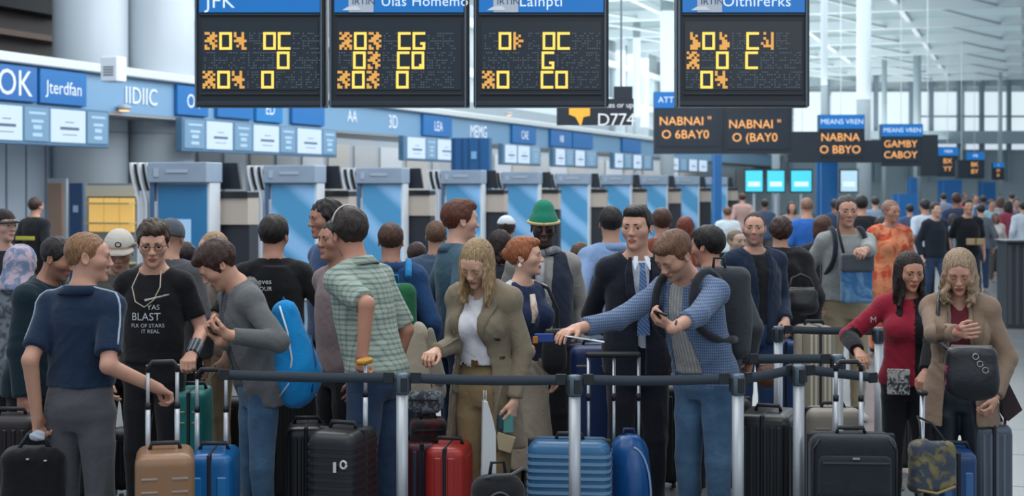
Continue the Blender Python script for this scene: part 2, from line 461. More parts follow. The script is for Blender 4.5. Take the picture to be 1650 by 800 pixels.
# ------------------------------------------------------------------ people
TORSO_M = [(.455, .060, .050, .004), (.49, .092, .064, .008), (.53, .097, .067, .008), (.58, .088, .060, .004), (.63, .084, .057, 0), (.69, .086, .063, 0), (.75, .088, .066, .004), (.79, .076, .056, .008), (.82, .055, .044, .010)]
TORSO_F = [(.455, .060, .052, .004), (.49, .098, .066, .010), (.53, .101, .068, .010), (.58, .083, .057, .004), (.63, .070, .050, 0), (.69, .078, .057, -.002), (.75, .084, .060, .002), (.79, .075, .050, .006), (.82, .048, .040, .010)]

class Man:
    """skeleton of one person in local space (facing -Y, own left at +X), all lengths in metres"""
    def __init__(s, px, ytop, scale, heading=0, stature=None, sex='m', wide=1.0, lean=0, side=0, head=(0, 0, 0), headk=1.0, neck=1.0,
                 arms=None, legs=None, twist=0, dx=0.0):
        s.s = scale; s.sex = sex; s.w = wide = wide*.965
        c = s.pose(1.0, lean, side, head, headk, twist, heading)
        top = CAM_Z-(ytop-HY)/scale
        s.H = stature or top/c
        s.pose(s.H, lean, side, head, headk, twist, heading)
        hc = s.Rz@s.head_o
        s.base = Vector(((px-CX)/scale-hc[0], F_PX/scale-hc[1], top-s.topz))
        if stature is None: s.base.z = 0
        if legs == 'sit': pass
        s.arms = {}
        for sd, sg in (('L', 1), ('R', -1)):
            a = dict(arms.get(sd, {})) if arms else {}
            s.arms[sd] = s.solve_arm(sd, sg, a)
    def pose(s, H, lean, side, head, headk, twist, heading):
        s.Rz = rotz(math.radians(heading)); s.hd = math.radians(heading)
        piv = np.array([0, 0, .53*H])
        s.RU = rotz(math.radians(twist))@rotx(math.radians(lean))@roty(math.radians(side))
        s.up = lambda p: piv+s.RU@(np.asarray(p, float)*H-piv)
        s.upo = piv-s.RU@piv
        nb = s.up((0, .006, .835)); s.nb = nb
        yaw, pitch, roll = (math.radians(a) for a in head)
        RN = s.RU@rotz(yaw*.35)@rotx(pitch*.45)
        s.RH = s.RU@rotz(yaw)@rotx(pitch)@roty(roll)
        s.hk = H*.1315/.23*headk
        s.head_o = nb+RN@np.array([0, -.008, .046])*H+s.RH@np.array([0, -.010, .082])*s.hk
        s.topz = float(s.head_o[2]+(s.RH@np.array([0, .012, .112]))[2]*s.hk)
        if s.RH[2, 2] < .9: s.topz = float(s.head_o[2]+.105*s.hk)
        s.Hh = H; s.piv = piv
        return s.topz/H
    def hp(s, p): return s.head_o+s.RH@(np.asarray(p, float)*s.hk)
    def local(s, W): return s.Rz.T@(npv(W)-npv(s.base))
    def world(s, P): return Vector(s.Rz@np.asarray(P))+s.base
    def solve_arm(s, sd, sg, a):
        H = s.H; sh = s.up((sg*.094*s.w, .006, .794))
        La, Lb = .172*H*a.get('len', 1), .150*H*a.get('len', 1)
        if 'hand' in a:
            h = a['hand']; sc = h[2] if len(h) > 2 else s.s
            T = s.local(at(h[0], h[1], sc))
        else:
            T = s.up(a['loc']) if 'loc' in a else np.array([sg*(.128*s.w+.012), -.02, .455])*H+(s.up((0, 0, .8))-np.array([0, 0, .8*H]))*.75
        d = nrm(a['dir']) if 'dir' in a else None
        T0 = T-(d if d is not None else nrm(T-sh))*.048*H
        for it in range(2):
            v = T0-sh; L = np.linalg.norm(v); Lm = min(L, (La+Lb)*.995); u = v/L
            T0 = sh+u*Lm
            x = (La*La-Lb*Lb+Lm*Lm)/(2*Lm); y = math.sqrt(max(La*La-x*x, 0))
            pole = np.asarray(a.get('pole', (sg*.45, .75, -.5)), float); pole = nrm(pole-u*(pole@u))
            E = sh+u*x+pole*y
            if d is None and it == 0:
                fd = nrm(T0-E); T0 = T-fd*.048*H
        dd = d if d is not None else nrm(T0-E)
        n = np.asarray(a.get('palm', (-sg, .15, 0) if abs(dd[2]) > .7 else (0, .2, -1)), float); n = nrm(n-dd*(n@dd))
        t = np.cross(dd, n)*(-sg)
        return dict(sh=sh, el=E, wr=T0, d=dd, n=n, t=t, curl=a.get('curl', .35), sg=sg)

def limits(m, pad, z0=None, z1=None):
    H = m.H; P = [m.up((0, 0, .8)), m.head_o, np.array([0, 0, .5*H])]
    for a in m.arms.values(): P += [a['sh'], a['el'], a['wr'], a['wr']+a['d']*.11*H]
    P = np.array(P); lo, hi = P.min(0)-pad, P.max(0)+pad
    lo[2] = 0 if z0 is None else z0; hi[2] = max(hi[2], m.topz+.03) if z1 is None else z1
    return lo, hi

def put_arm(F, a, H, infl, k, upto=2.0, w=1.0, cut=True, lo=1.0):
    sh, el, wr = a['sh'], a['el'], a['wr']
    r0, r1, r2 = .0265*H*w+infl, .0225*H*w+infl, .0165*H*w+infl*lo
    if upto >= 1:
        F.cone(sh, el, r0, r1, k)
        if upto > 1:
            e = el+(wr-el)*(upto-1); F.cone(el, e, r1*1.0, r1+(r2-r1)*(upto-1), k*.6, cut=cut and upto < 2.05)
    else:
        F.cone(sh, sh+(el-sh)*upto, r0, r0+(r1-r0)*upto*.6, k, cut=cut)

def put_hand(F, a, H):
    q = H/1.75; d, n, t, wr = a['d'], a['n'], a['t'], a['wr']; c = a['curl']
    k = .010*q
    offs = (.030, .010, -.010, -.029); flen = (.92, 1.0, .95, .76); spread = (.10, .02, -.05, -.14)
    F.cone(wr-d*.01, wr+d*.05*q, .021*q, .026*q, .015, flat=(n, 1.5))
    for o, fl, sp in zip(offs, flen, spread):
        kn = wr+(d*.088+t*o)*q*(1 if abs(o) < .02 else .97)
        F.cone(wr+(d*.02+t*o*.5)*q, kn, .0125*q, .0105*q, .012*q)
        p = kn; ang = 0; dirs = nrm(d+t*sp)
        for L, r1, r2, inc in ((.042, .0100, .0090, 60), (.027, .0090, .0082, 75), (.021, .0082, .0070, 45)):
            ang += math.radians(inc)*c; v = dirs*math.cos(ang)+n*math.sin(ang); e = p+v*L*fl*q
            F.cone(p, e, r1*q, r2*q, .004*q); p = e
    b = wr+(d*.022+t*.020)*q; m1 = wr+(d*.058+t*.046+n*.014)*q; m2 = m1+nrm(d*.8+t*(.45-.5*c)+n*(.25+.5*c))*.032*q; m3 = m2+nrm(d*.9+t*(.2-.6*c)+n*(.2+.7*c))*.026*q
    F.cone(b, m1, .015*q, .0125*q, .014*q); F.cone(m1, m2, .0115*q, .0100*q, .005*q); F.cone(m2, m3, .0100*q, .0078*q, .005*q)

def put_legs(F, m, infl, k, z0=0.0, flare=0.0, w=None):
    H = m.H; w = w or m.w; f = 1.08 if m.sex == 'f' else 1.0; legs = m.legs
    for hip, kn, an in legs:
        F.cone(hip, kn, .050*H*w*f+infl, .033*H*w+infl+flare*.4, k)
        F.cone(kn, an, .032*H*w+infl+flare*.4, .020*H*w+infl+flare, k*.6, cut=True)

def set_legs(m, stance=.055, fwd=(0, 0)):
    H = m.H; m.legs = []
    for sg, fy in ((1, fwd[0]), (-1, fwd[1])):
        hip = np.array([sg*.048*m.w, .004, .50])*H; an = np.array([sg*stance, .01-fy, .042])*H
        kn = (hip+an)/2+np.array([sg*.004, -.012-abs(fy)*.12, .0])*H
        m.legs.append((hip, kn, an))

def head_field(F, m, female=False, jaw=1.0, nose=1.0):
    hp, R, k = m.hp, m.RH, m.hk
    def E(c, r, kk=.02, op='u', M=None): F.ell(hp(c), [x*k for x in r], R if M is None else R@M, kk*k, op)
    E((0, .016, .030), (.0745, .092, .083))
    E((0, -.018, -.030), (.057*jaw, .068, .078), .03)
    E((0, -.050, -.078), (.033*jaw, .034, .030), .025)
    E((0, -.078, -.097), (.018*jaw, .015, .014), .02)
    E((0, -.050, .034), (.058, .038, .040), .025)              # forehead
    for sg in (1, -1):
        E((sg*.042, -.052, -.018), (.024, .028, .024), .03)    # cheekbone
        E((sg*.033, -.0975, .006), (.018, .0125, .0105), .018, 's')  # eye socket
        E((sg*.077, .012, -.006), (.007, .019, .031), .008, 'u', rotx(-.2))
        E((sg*.080, .010, -.004), (.004, .011, .020), .004, 's', rotx(-.2))
        E((sg*.012, -.098, -.030), (.0085, .010, .0075), .006)  # nostril wings
        E((sg*.032, -.0775, .0115), (.0160, .0095, .0060), .006)  # upper lid
        E((sg*.032, -.0775, -.0055), (.0150, .0085, .0045), .008)
    F.cone(hp((0, -.086, .014)), hp((0, -.102*nose**.3, -.022)), .0080*k, .0105*k, .014*k)
    E((0, -.105, -.026), (.0095, .0095, .0085), .010)
    F.cone(hp((-.040, -.080, .026)), hp((.040, -.080, .026)), .009*k, .009*k, .014*k)  # brow ridge
    E((0, -.084, -.0575), (.024, .013, .0075), .006); E((0, -.083, -.0690), (.020, .013, .0075), .006)
    F.cone(hp((-.022, -.098, -.0632)), hp((.022, -.098, -.0632)), .0022*k, .0022*k, .003*k, 's')

def build_body(m, root, skinc, bare=None, lipc=None, stub=None, hands=True, lookdown=False, jaw=1.0, eyes=True):
    H, s = m.H, m.s
    res = min(max(2.9/s, .0095), .024); fine = min(max(1.55/s, .0046), .013)
    lo, hi = limits(m, .09)
    rx, ry, rz = [], [], []
    hh = m.head_o; r_ = .135*m.hk
    rx.append((hh[0]-r_, hh[0]+r_)); ry.append((hh[1]-r_, hh[1]+r_)); rz.append((hh[2]-r_, hh[2]+r_))
    if hands:
        for a in m.arms.values():
            c = a['wr']+a['d']*.045*H
            rx.append((c[0]-.09, c[0]+.09)); ry.append((c[1]-.09, c[1]+.09)); rz.append((c[2]-.09, c[2]+.09))
    F = Field(axis(lo[0], hi[0], res, fine, rx), axis(lo[1], hi[1], res, fine, ry), axis(lo[2], hi[2], res*1.3, fine, rz))
    tor = TORSO_F if m.sex == 'f' else TORSO_M
    T = [(z*H, a*H*m.w, b*H*m.w, y*H) for z, a, b, y in tor]
    piv = m.piv
    F.prof(m.upo, m.RU, T, .02*H, infl=-.010)
    shl, shr = m.arms['L']['sh'], m.arms['R']['sh']
    F.cone(shl, shr, .025*H, .025*H, .03)
    nbt = m.up((0, .010, .845))
    for q in (shl, shr): F.cone(q, nbt, .022*H, .026*H, .03)
    if m.sex == 'f':
        for sg in (1, -1): F.ell(m.up((sg*.040, -.050, .715)), (.036*H, .034*H, .036*H), m.RU, .02)
    F.cone(m.up((0, .010, .80)), m.hp((0, .012, -.045)), .036*H*(.88 if m.sex == 'f' else 1), .0315*H*(.86 if m.sex == 'f' else 1), .022)
    for a in m.arms.values():
        put_arm(F, a, H, 0, .02, 2.1, 1.0 if m.sex == 'm' else .9, cut=False); put_hand(F, a, H)
    put_legs(F, m, -.010, .012)
    for _, kn, an in m.legs: F.cone(an-np.array([0, -.01, .015]), an+np.array([0, -.085*H, -.025*H]), .018*H, .016*H, .02)
    head_field(F, m, m.sex == 'f', jaw)
    V, Q = F.mesh(); V = relax(V, Q, 1, .35)
    sk = skin(skinc); lips = mat('lips', lipc or '#a8675a', .45); mats = [sk, lips]
    C = V[Q].mean(1); L = (C-m.head_o)@m.RH/m.hk
    mi = np.zeros(len(Q), int)
    mi[(np.abs(L[:, 0]) < .024) & (np.abs(L[:, 2]+.0632) < .0115*(1-(L[:, 0]/.026)**2)) & (L[:, 1] < -.082)] = 1
    if stub:
        mats.append(skin(stub))
        f_ = (L[:, 2] < -.030-(np.abs(L[:, 0]) < .03)*.012) & (L[:, 2] > -.125) & (L[:, 1] < .012) & (np.abs(L[:, 0]) < .075) & (mi == 0)
        mi[f_ & ~((np.abs(L[:, 0]) < .016) & (L[:, 2] > -.048))] = 2
    b = mesh_np('body', V, Q, mats, root, True, mi)
    if eyes and s > 110:
        k = m.hk
        for sg in (1, -1):
            c = m.hp((sg*.032, -.0742, .0030)); e = MB()
            n_, p_ = 12, 8
            vs = []; fs = []
            look = m.RH@nrm((0, -1, -.25 if not lookdown else -1.2))
            z_ = Vector(look); x_ = z_.orthogonal().normalized(); y_ = z_.cross(x_)
            for i in range(p_+1):
                th = math.pi*i/p_
                for j in range(n_):
                    ph = 2*math.pi*j/n_
                    vs.append(Vector(c)+(x_*math.sin(th)*math.cos(ph)+y_*math.sin(th)*math.sin(ph)+z_*math.cos(th))*.0125*k)
            for i in range(p_):
                e.cur = 1 if i < 1 else 0
                if i == 1: e.cur = 2
                fs = [(i*n_+j, i*n_+(j+1) % n_, (i+1)*n_+(j+1) % n_, (i+1)*n_+j) for j in range(n_)]
                if i == 0: e.add(vs, fs, True); base = 0
                else: e.f += fs; e.sm += [True]*n_; e.mi += [e.cur]*n_
            ey = e.build('eye', [mat('eye_white', '#c2bab4', .25), mat('pupil', '#120c0a', .1), mat('iris', '#4a3628', .2)] if not lookdown else [sk, sk, sk], root)
            if lookdown:
                l = MB(); l.tube([m.hp((sg*x, y, z)) for x, y, z in ((.020, -.0835, -.001), (.027, -.0875, -.0045), (.035, -.0872, -.0052), (.045, -.080, -.0015))], .0014*k, 5); l.build('eyelash', mat('lash', '#1e1512', .5), ey)
    return b

def brows(m, root, col, w=1.0):
    if m.s < 150: return
    for sg in (1, -1):
        b = MB(); pts = [m.hp((sg*x, y, z)) for x, y, z in ((.012, -.0925, .0215), (.025, -.0905, .0245), (.040, -.0820, .0240), (.052, -.0695, .0180))]
        b.tube(pts, [.0028*w*m.hk, .0040*w*m.hk, .0034*w*m.hk, .0018*m.hk], 6)
        b.build('eyebrow', hairmat(col), root)

def hair_short(m, root, col, thick=.010, top=.0, seed=1, recede=0.0, low=0.0, curly=0.0, back=-.075):
    k = m.hk; r_ = .15*k; h = m.head_o; res = min(max(1.8/m.s, .0052), .014)
    F = Field(axis(h[0]-r_, h[0]+r_, res), axis(h[1]-r_, h[1]+r_, res), axis(h[2]-r_, h[2]+r_, res))
    F.ell(m.hp((0, .018, .032)), [(x+thick)*k for x in (.0745, .092, .083)], m.RH, .01)
    if top: F.ell(m.hp((0, -.015, .085)), [.062*k, .080*k, (.030+top)*k], m.RH, .02)
    ys = [-.12, -.085, -.058, -.036, -.018, -.008, .010, .030, .045, .10]
    zs = [.068+recede, .062+recede, .052+recede, .012, -.020-low, -.010-low, .012, .004, back*.8, back]
    def cut(X, Y, Z):
        X = X-h[0]; Y = Y-h[1]; Z = Z-h[2]; R = m.RH
        x, y, z = ((R[0, i]*X+R[1, i]*Y+R[2, i]*Z)/k for i in range(3))
        # below hairline is removed
        return (z-np.interp(y, ys, zs)-.02*recede*np.cos(x*60))*k*.8
    F.expr(lambda X, Y, Z: cut(X, Y, Z), .006, 's')
    V, Q = F.mesh()
    if len(V) == 0: return
    r = np.random.RandomState(seed); N = vnormals(V, Q); P = (V-h)/k
    a = np.sin(P[:, 0]*95+3*np.sin(P[:, 1]*40+r.uniform(0, 6)))*np.sin(P[:, 1]*55+P[:, 2]*60+r.uniform(0, 6))
    a += .6*np.sin(P[:, 0]*170+P[:, 2]*90+2*np.sin(P[:, 1]*80))
    V = V+N*(a*(.0016+.004*curly)*k)[:, None]
    return mesh_np('hair', V, Q, hairmat(col), root)

def hair_long(m, root, col, length=.30, seed=2, thick=.010, front=1.0, wave=.012, part=0.0, side=None, rad=.021, tail=False):
    """cap plus locks hanging straight down from the sides and the back"""
    k = m.hk; h = m.head_o; res = min(max(2.0/m.s, .0060), .016); R0 = .17*k
    F = Field(axis(h[0]-R0, h[0]+R0, res), axis(h[1]-R0, h[1]+R0, res), axis(h[2]-length-.12, h[2]+.15*k, res))
    F.ell(m.hp((0, .018, .032)), [(x+thick)*k for x in (.0745, .092, .083)], m.RH, .01)
    def cut(X, Y, Z):
        X = X-h[0]; Y = Y-h[1]; Z = Z-h[2]; R = m.RH
        x, y, z = ((R[0, i]*X+R[1, i]*Y+R[2, i]*Z)/k for i in range(3))
        face = np.interp(y, [-.12, -.07, -.045, -.02, .02, .1], [.070, .060, .030, -.03, -.08, -.12])
        return (z-face-np.where(y < -.03, .012-.5*np.abs(x-part), 0))*k*.8
    F.expr(cut, .006, 's')
    r = np.random.RandomState(seed); n = 23
    for i in range(n):
        ph = math.radians(58+(244*i/(n-1)))            # 0 = front
        for lay in (0, 1):
            lx, ly = math.sin(ph), -math.cos(ph)
            root_ = m.hp((lx*.070, .018+ly*.084, .035-.02*lay))
            L = length*(1-.18*r.rand()-(.15 if abs(ph-math.pi) > 1.75 else 0))
            out = m.RH@np.array([lx, ly, 0]); ox = nrm(np.array([out[0], out[1], 0]))
            p = root_; segs = 5
            for q in range(1, segs+1):
                f = q/segs
                e = root_+np.array([0, 0, -L*f])+ox*(.018*math.sin(f*2.2)-.012*f)*k+np.array([math.sin(f*9+i*1.3+lay), math.cos(f*8+i), 0])*wave*f
                F.cone(p, e, rad*k*(.88-.42*(q-1)/segs), rad*k*(.88-.42*f), .008*k); p = e
    V, Q = F.mesh(); N = vnormals(V, Q); P = (V-h)/k
    ang = np.arctan2(P[:, 0], P[:, 1]-.018)
    a = np.sin(ang*44+2.2*np.sin(P[:, 2]*9)+P[:, 2]*5)+.6*np.sin(ang*83+2*np.sin(P[:, 2]*12))
    V = V+N*(a*.0017*k)[:, None]
    return mesh_np('hair', V, Q, hairmat(col), root)

def ball_hair(m, root, col, c, r, seed=3, name='hair_bun'):
    F = Field(*[axis(m.hp(c)[i]-max(r)*1.4, m.hp(c)[i]+max(r)*1.4, .007) for i in range(3)])
    F.ell(m.hp(c), r, m.RH, .01); V, Q = F.mesh(); V = folds(V, Q, .002, seed, 4)
    return mesh_np(name, V, Q, hairmat(col), root)

def garment(m, root, name, mtl, sleeve=2.0, hem=.50, infl=.019, top=.835, opening=None, openmat=None, skirt=None, fold=.0035, seed=1,
            arminf=None, cuff=True, arms='LR', vneck=None, lohem=1.0, paint=None, mats=None, hemw=None):
    """torso garment grown around the skeleton; hem/top in fractions of stature; opening=(top half width, bottom half width, z from)"""
    H = m.H; res = min(max(2.9/m.s, .0092), .024)
    ai = (infl if arminf is None else arminf)*.78
    zl = hem*H-.03
    lo, hi = limits(m, .10, zl, None); hi[2] = max(m.up((0, 0, .87))[2], *(a['sh'][2]+.08 for a in m.arms.values()), *(a['wr'][2]+.05 for a in m.arms.values()), *(a['el'][2]+.06 for a in m.arms.values()))
    lo[2] = min([zl]+[min(a['wr'][2], a['el'][2])-.07 for a in m.arms.values()] if isinstance(sleeve, dict) or sleeve > .6 else [zl])
    F = Field(axis(lo[0]-.04, hi[0]+.04, res), axis(lo[1]-.06, hi[1]+.06, res), axis(lo[2], hi[2], res))
    tor = TORSO_F if m.sex == 'f' else TORSO_M
    T = [[z*H, a*H*m.w, b*H*m.w, y*H] for z, a, b, y in tor]
    for row in T:                                      # cloth hangs straighter than the waist beneath
        if row[0] < .70*H: row[1] = max(row[1], (.088 if m.sex == 'm' else .080)*H*m.w)*lohem; row[2] = max(row[2], .060*H*m.w)*lohem
    F.prof(m.upo, m.RU, T, .03*H, infl=infl)
    if skirt:                                          # (half width, half depth) at the hem
        a0, b0 = .098*H*m.w+infl, .070*H*m.w+infl
        F.prof((0, 0, 0), np.eye(3), [(hem*H-.02, skirt[0], skirt[1], .006*H), ((hem+.56)*.5*H, (skirt[0]+a0)/2, (skirt[1]+b0)/2, .006*H), (.56*H, a0, b0, .006*H), (.60*H, a0*.9, b0*.9, .004*H)], .03)
    shl, shr = m.arms['L']['sh'], m.arms['R']['sh']
    sq = .5+.5*(.62 if sleeve == 0 else 1.0)
    shl, shr = shl*sq+shr*(1-sq), shr*sq+shl*(1-sq)
    F.cone(shl, shr, .026*H+infl, .026*H+infl, .03)
    nbt = m.up((0, .012, .84))
    for q in (shl, shr): F.cone(q, nbt, .024*H+infl, .024*H+infl*.8, .025)
    if m.sex == 'f':
        for sg in (1, -1): F.ell(m.up((sg*.040, -.050, .715)), (.036*H+infl, .036*H+infl, .038*H+infl), m.RU, .03)
    U, up0 = m.RU, m.upo
    def tloc(X, Y, Z):
        X = X-up0[0]; Y = Y-up0[1]; Z = Z-up0[2]
        return ((U[0, i]*X+U[1, i]*Y+U[2, i]*Z)/H for i in range(3))
    def neckcut(X, Y, Z):
        x, y, z = tloc(X, Y, Z); t = top+.012*np.clip(y/.03, -1, 1)+np.maximum(0, np.sqrt(x*x+y*y)-.040)*1.3
        if vneck: t = t-vneck*np.clip(1-np.abs(x)/.036, 0, 1)*(y < 0)
        return (t-z)*H
    F.expr(neckcut, .004, 's', lo=(nbt[0]-.11, nbt[1]-.13, m.up((0, 0, .70))[2]), hi=(nbt[0]+.11, nbt[1]+.13, 9))
    # hem: only the trunk is cut, not the hanging sleeves
    hz = hem*H; wmax = hemw or (skirt[0]+.02 if skirt else (.105*H*m.w+infl+.02))
    F.expr(lambda X, Y, Z: np.maximum(Z-hz-.004*np.sin(X*22), np.abs(X)-wmax), 0, 's')
    if opening:
        w0, w1, zt = opening[:3]; off = opening[3] if len(opening) > 3 else 0
        def oc(X, Y, Z):
            x, y, z = tloc(X, Y, Z)
            wd = np.interp(z, [hem, (hem+zt)/2, zt, top], [w1, w1*.8+w0*.1, .5*(w0+w1)*.6, w0])
            return np.maximum(np.abs(x-off)-wd, y+.0)*H
        F.expr(oc, .006, 's')
    for sd, a in m.arms.items():
        sl_ = sleeve[sd] if isinstance(sleeve, dict) else sleeve
        if sd in arms and sl_ > 0: put_arm(F, a, H, ai, .022, sl_, 1.0 if m.sex == 'm' else .92)
    V, Q = F.mesh()
    if len(V) == 0: return None
    V = relax(V, Q, 1, .4)
    V = folds(V, Q, fold, seed)
    mi = None
    if paint:
        C = V[Q].mean(1); mi = paint(m, C)
    return mesh_np(name, V, Q, mats or mtl, root, True, mi)

def collar(m, root, mtl, r=1.0, h=.026, name='collar', z=.838, openf=.0, infl=.012, fallb=.012):
    """turned-down band around the neck"""
    H = m.H; n = 26; b = MB(); nn = .0385*H*(.9 if m.sex == 'f' else 1)*r+infl
    vs = []
    for i in range(n+1):
        ph = math.radians(18*(openf > 0)+openf*30)+(2*math.pi-2*math.radians(18*(openf > 0)+openf*30))*i/n
        lx, ly = math.sin(ph), -math.cos(ph); f = max(0, -ly)
        zt = z+.012-.018*f
        for rr, zz in ((nn, zt-h*.6), (nn*1.02, zt+.004), (nn*1.10, zt+.002), (nn*1.42+fallb*f, zt-h*(1+.9*f)), (nn*1.36+fallb*f, zt-h*(1+.9*f))):
            p = m.up((0, 0, 0))*0+m.up((0, .010, zz)); vs.append(p+m.RU@np.array([lx*rr, ly*rr, 0]))
    fs = [(i*5+j, i*5+j+1, i*5+j+6, i*5+j+5) for i in range(n) for j in range(4)]
    b.add(vs, fs, True); return b.build(name, mtl, root)

def legs_wear(m, root, mtl, infl=.008, flare=.010, top=.60, fold=.004, seed=5, name='trousers', zmin=.035):
    H = m.H; res = min(max(3.1/m.s, .0100), .026)
    P = np.array([q for l in m.legs for q in l]); lo = P.min(0)-.15; hi = P.max(0)+.15
    F = Field(axis(min(lo[0], -.15*H), max(hi[0], .15*H), res), axis(lo[1], hi[1], res), axis(zmin*H-.02, top*H+.03, res))
    tor = TORSO_F if m.sex == 'f' else TORSO_M
    T = [(z*H, a*H*m.w, b*H*m.w, y*H) for z, a, b, y in tor if z < top+.05]
    F.prof((0, 0, 0), np.eye(3), T, .03, infl=infl)
    put_legs(F, m, infl, .022, flare=flare)
    F.expr(lambda X, Y, Z: top*H-Z, 0, 's'); F.expr(lambda X, Y, Z: Z-zmin*H, 0, 's')
    V, Q = F.mesh(); V = relax(V, Q, 1, .4); V = folds(V, Q, fold, seed)
    return mesh_np(name, V, Q, mtl, root)

def belt(m, root, col='#2a1c14', z=.597, buckle=True, infl=.016, h=.018):
    H = m.H; b = MB(); n = 32; vs = []
    a_, b_ = (.087 if m.sex == 'm' else .082)*H*m.w+infl, .060*H*m.w+infl
    for i in range(n):
        ph = 2*math.pi*i/n
        for r_, dz in ((0, -h), (.004, -h), (.004, h), (0, h)): vs.append(((a_+r_)*math.sin(ph), -(b_+r_)*math.cos(ph)+.004*H, z*H+dz))
    fs = [(i*4+j, ((i+1) % n)*4+j, ((i+1) % n)*4+(j+1) % 4, i*4+(j+1) % 4) for i in range(n) for j in range(4)]
    b.add(vs, fs); o = b.build('belt', mat('leather', col, .45, bump=.2), root)
    if buckle:
        k = MB(); k.box((0, -b_-.006+.004*H, z*H), (.045, .006, .036), .003); k.build('buckle', mat('brass', '#8a6a3c', .3, .9), o)
    return o

def shoes(m, root, col='#222226'):
    H = m.H
    for hip, kn, an in m.legs:
        F = Field(axis(an[0]-.08, an[0]+.08, .012), axis(an[1]-.24, an[1]+.10, .012), axis(-.01, .14, .010))
        F.cone((an[0], an[1]+.02, .045), (an[0], an[1]-.10*H, .032), .042, .036, .02); F.cone(an, an+np.array([0, 0, .05]), .045, .045, .02)
        F.expr(lambda X, Y, Z: Z-.002+X*0+Y*0, 0, 's')
        V, Q = F.mesh(); mesh_np('shoe', V, Q, mat('shoe', col, .5), root)

def lay_strip(target, m, pts, ws, name, mtl, parent, th=.007, down=(0, 1, 0), n=6):
    """a flat band of cloth laid onto the front of a garment; pts in fractions of stature"""
    tm = target.data; tree = BVHTree.FromPolygons([v.co.copy() for v in tm.vertices], [tuple(p.vertices) for p in tm.polygons])
    P = [Vector(m.up(p)) for p in pts]; Q = []; W = []
    for i in range(len(P)-1):
        for k in range(n): f = k/n; Q.append(P[i].lerp(P[i+1], f)); W.append(ws[i]+(ws[i+1]-ws[i])*f)
    Q.append(P[-1]); W.append(ws[-1]); rows = []; d = Vector(down)
    for q, w_ in zip(Q, W):
        row = []
        for o in (-1, -.33, .33, 1):
            s_ = q+Vector((o*w_, 0, 0)); hit, nn, ix, ds = tree.ray_cast(s_-d*.3, d, .7)
            row.append((hit if hit is not None else s_))
        ys = min(r.y for r in row)
        row = [Vector((r.x, min(r.y, ys+.02), r.z)) for r in row]
        rows += [r-d*th for r in row]+[r+d*.002 for r in row]
    b = MB(); k = len(Q); fs = []
    for i in range(k-1):
        a_, c_ = i*8, i*8+8
        for j in range(3): fs += [(a_+j, a_+j+1, c_+j+1, c_+j), (a_+4+j, c_+4+j, c_+5+j, a_+5+j)]
        fs += [(a_, c_, c_+4, a_+4), (a_+3, a_+7, c_+7, c_+3)]
    fs += [(0, 4, 7, 3), ((k-1)*8, (k-1)*8+3, (k-1)*8+7, (k-1)*8+4)]
    b.add(rows, fs, True); return b.build(name, mtl, parent)

def text_on(target, txt, size, origin, xdir, zdir, ray, mtl, name='print', thick=.0012, parent=None, spacing=1.0, align='CENTER'):
    """flat lettering laid onto a mesh surface; all vectors in the target's local space"""
    cu = bpy.data.curves.new('t', 'FONT'); cu.body = txt; cu.size = size; cu.align_x = align; cu.align_y = 'CENTER'; cu.resolution_u = 3; cu.space_character = spacing
    ob = bpy.data.objects.new('t', cu); COL.objects.link(ob); dg = bpy.context.evaluated_depsgraph_get()
    me = bpy.data.meshes.new_from_object(ob.evaluated_get(dg)); bpy.data.objects.remove(ob); bpy.data.curves.remove(cu)
    bm = bmesh.new(); bm.from_mesh(me)
    if target is not None: bmesh.ops.subdivide_edges(bm, edges=[e for e in bm.edges if e.calc_length() > size*.3], cuts=1)
    xd, zd, rd = Vector(xdir).normalized(), Vector(zdir).normalized(), Vector(ray).normalized(); o = Vector(origin)
    tree = None
    if target is not None:
        tm = target.data; tree = BVHTree.FromPolygons([v.co.copy() for v in tm.vertices], [tuple(p.vertices) for p in tm.polygons])
    for v in bm.verts:
        p = o+xd*v.co.x+zd*v.co.y
        if tree:
            hit, nn, ix, ds = tree.ray_cast(p-rd*.35, rd, .8)
            if hit is not None: p = hit-rd*.003
        v.co = p
    bm.to_mesh(me); bm.free(); me.name = name
    me.materials.clear(); me.materials.append(mtl)
    r = bpy.data.objects.new(name, me); link(r); r.parent = parent
    return r
# ------------------------------------------------------------------ the hall: everything runs along one axis that vanishes at column 1650
TH = math.atan(825/2400.0); CT = math.cos(TH)
def hall(name, a, kind='structure'):
    return empty(name, (a, 0, 0), -TH, kind=kind)
def hy(px, a): return F_PX*abs(a)/(1650.0-px)/CT       # distance along the hall of column px on the line that starts at X=a
WHITE = mat('white_paint', '#d9e1e6', .45); GREY = mat('grey_panel', '#9fa9b2', .5)

# floor: a base with the tiles one can tell apart laid proud on it, the aisle at the right
fl = MB(); fl.box((20, 60, -.06), (130, 150, .1)); floor = fl.build('floor', mat('floor_base', '#5c6062', .25, vary=.08, bscale=6)); tag(floor, kind='structure')
tile_m = [mat('floor_tile', c, .22, vary=.05, bscale=8) for c in ('#767b7c', '#707678', '#7b8182')]
tb = MB(); tb.box((0, 0, 0), (1.19, 1.19, .012), .004); t0 = None; nt = 0
for iy in range(4, 30):
    for ix in range(-8, 8):
        lx, ly = -0.2+ix*1.2, iy*1.2; c = rotz(-TH)@np.array([lx, ly, 0])
        px = CX+F_PX*c[0]/c[1]
        if px < 1330 or px > 1720 or c[1] < 6.2: continue
        if t0 is None: o = t0 = tb.build('tile', tile_m[0], floor)
        else: o = t0.copy(); link(o)
        o.location = (c[0], c[1], -.006); o.rotation_euler = (0, 0, -TH)
        o.material_slots[0].link = 'OBJECT'; o.material_slots[0].material = tile_m[(ix*7+iy*3) % 3]; nt += 1
        if nt > 280: break
    if nt > 280: break

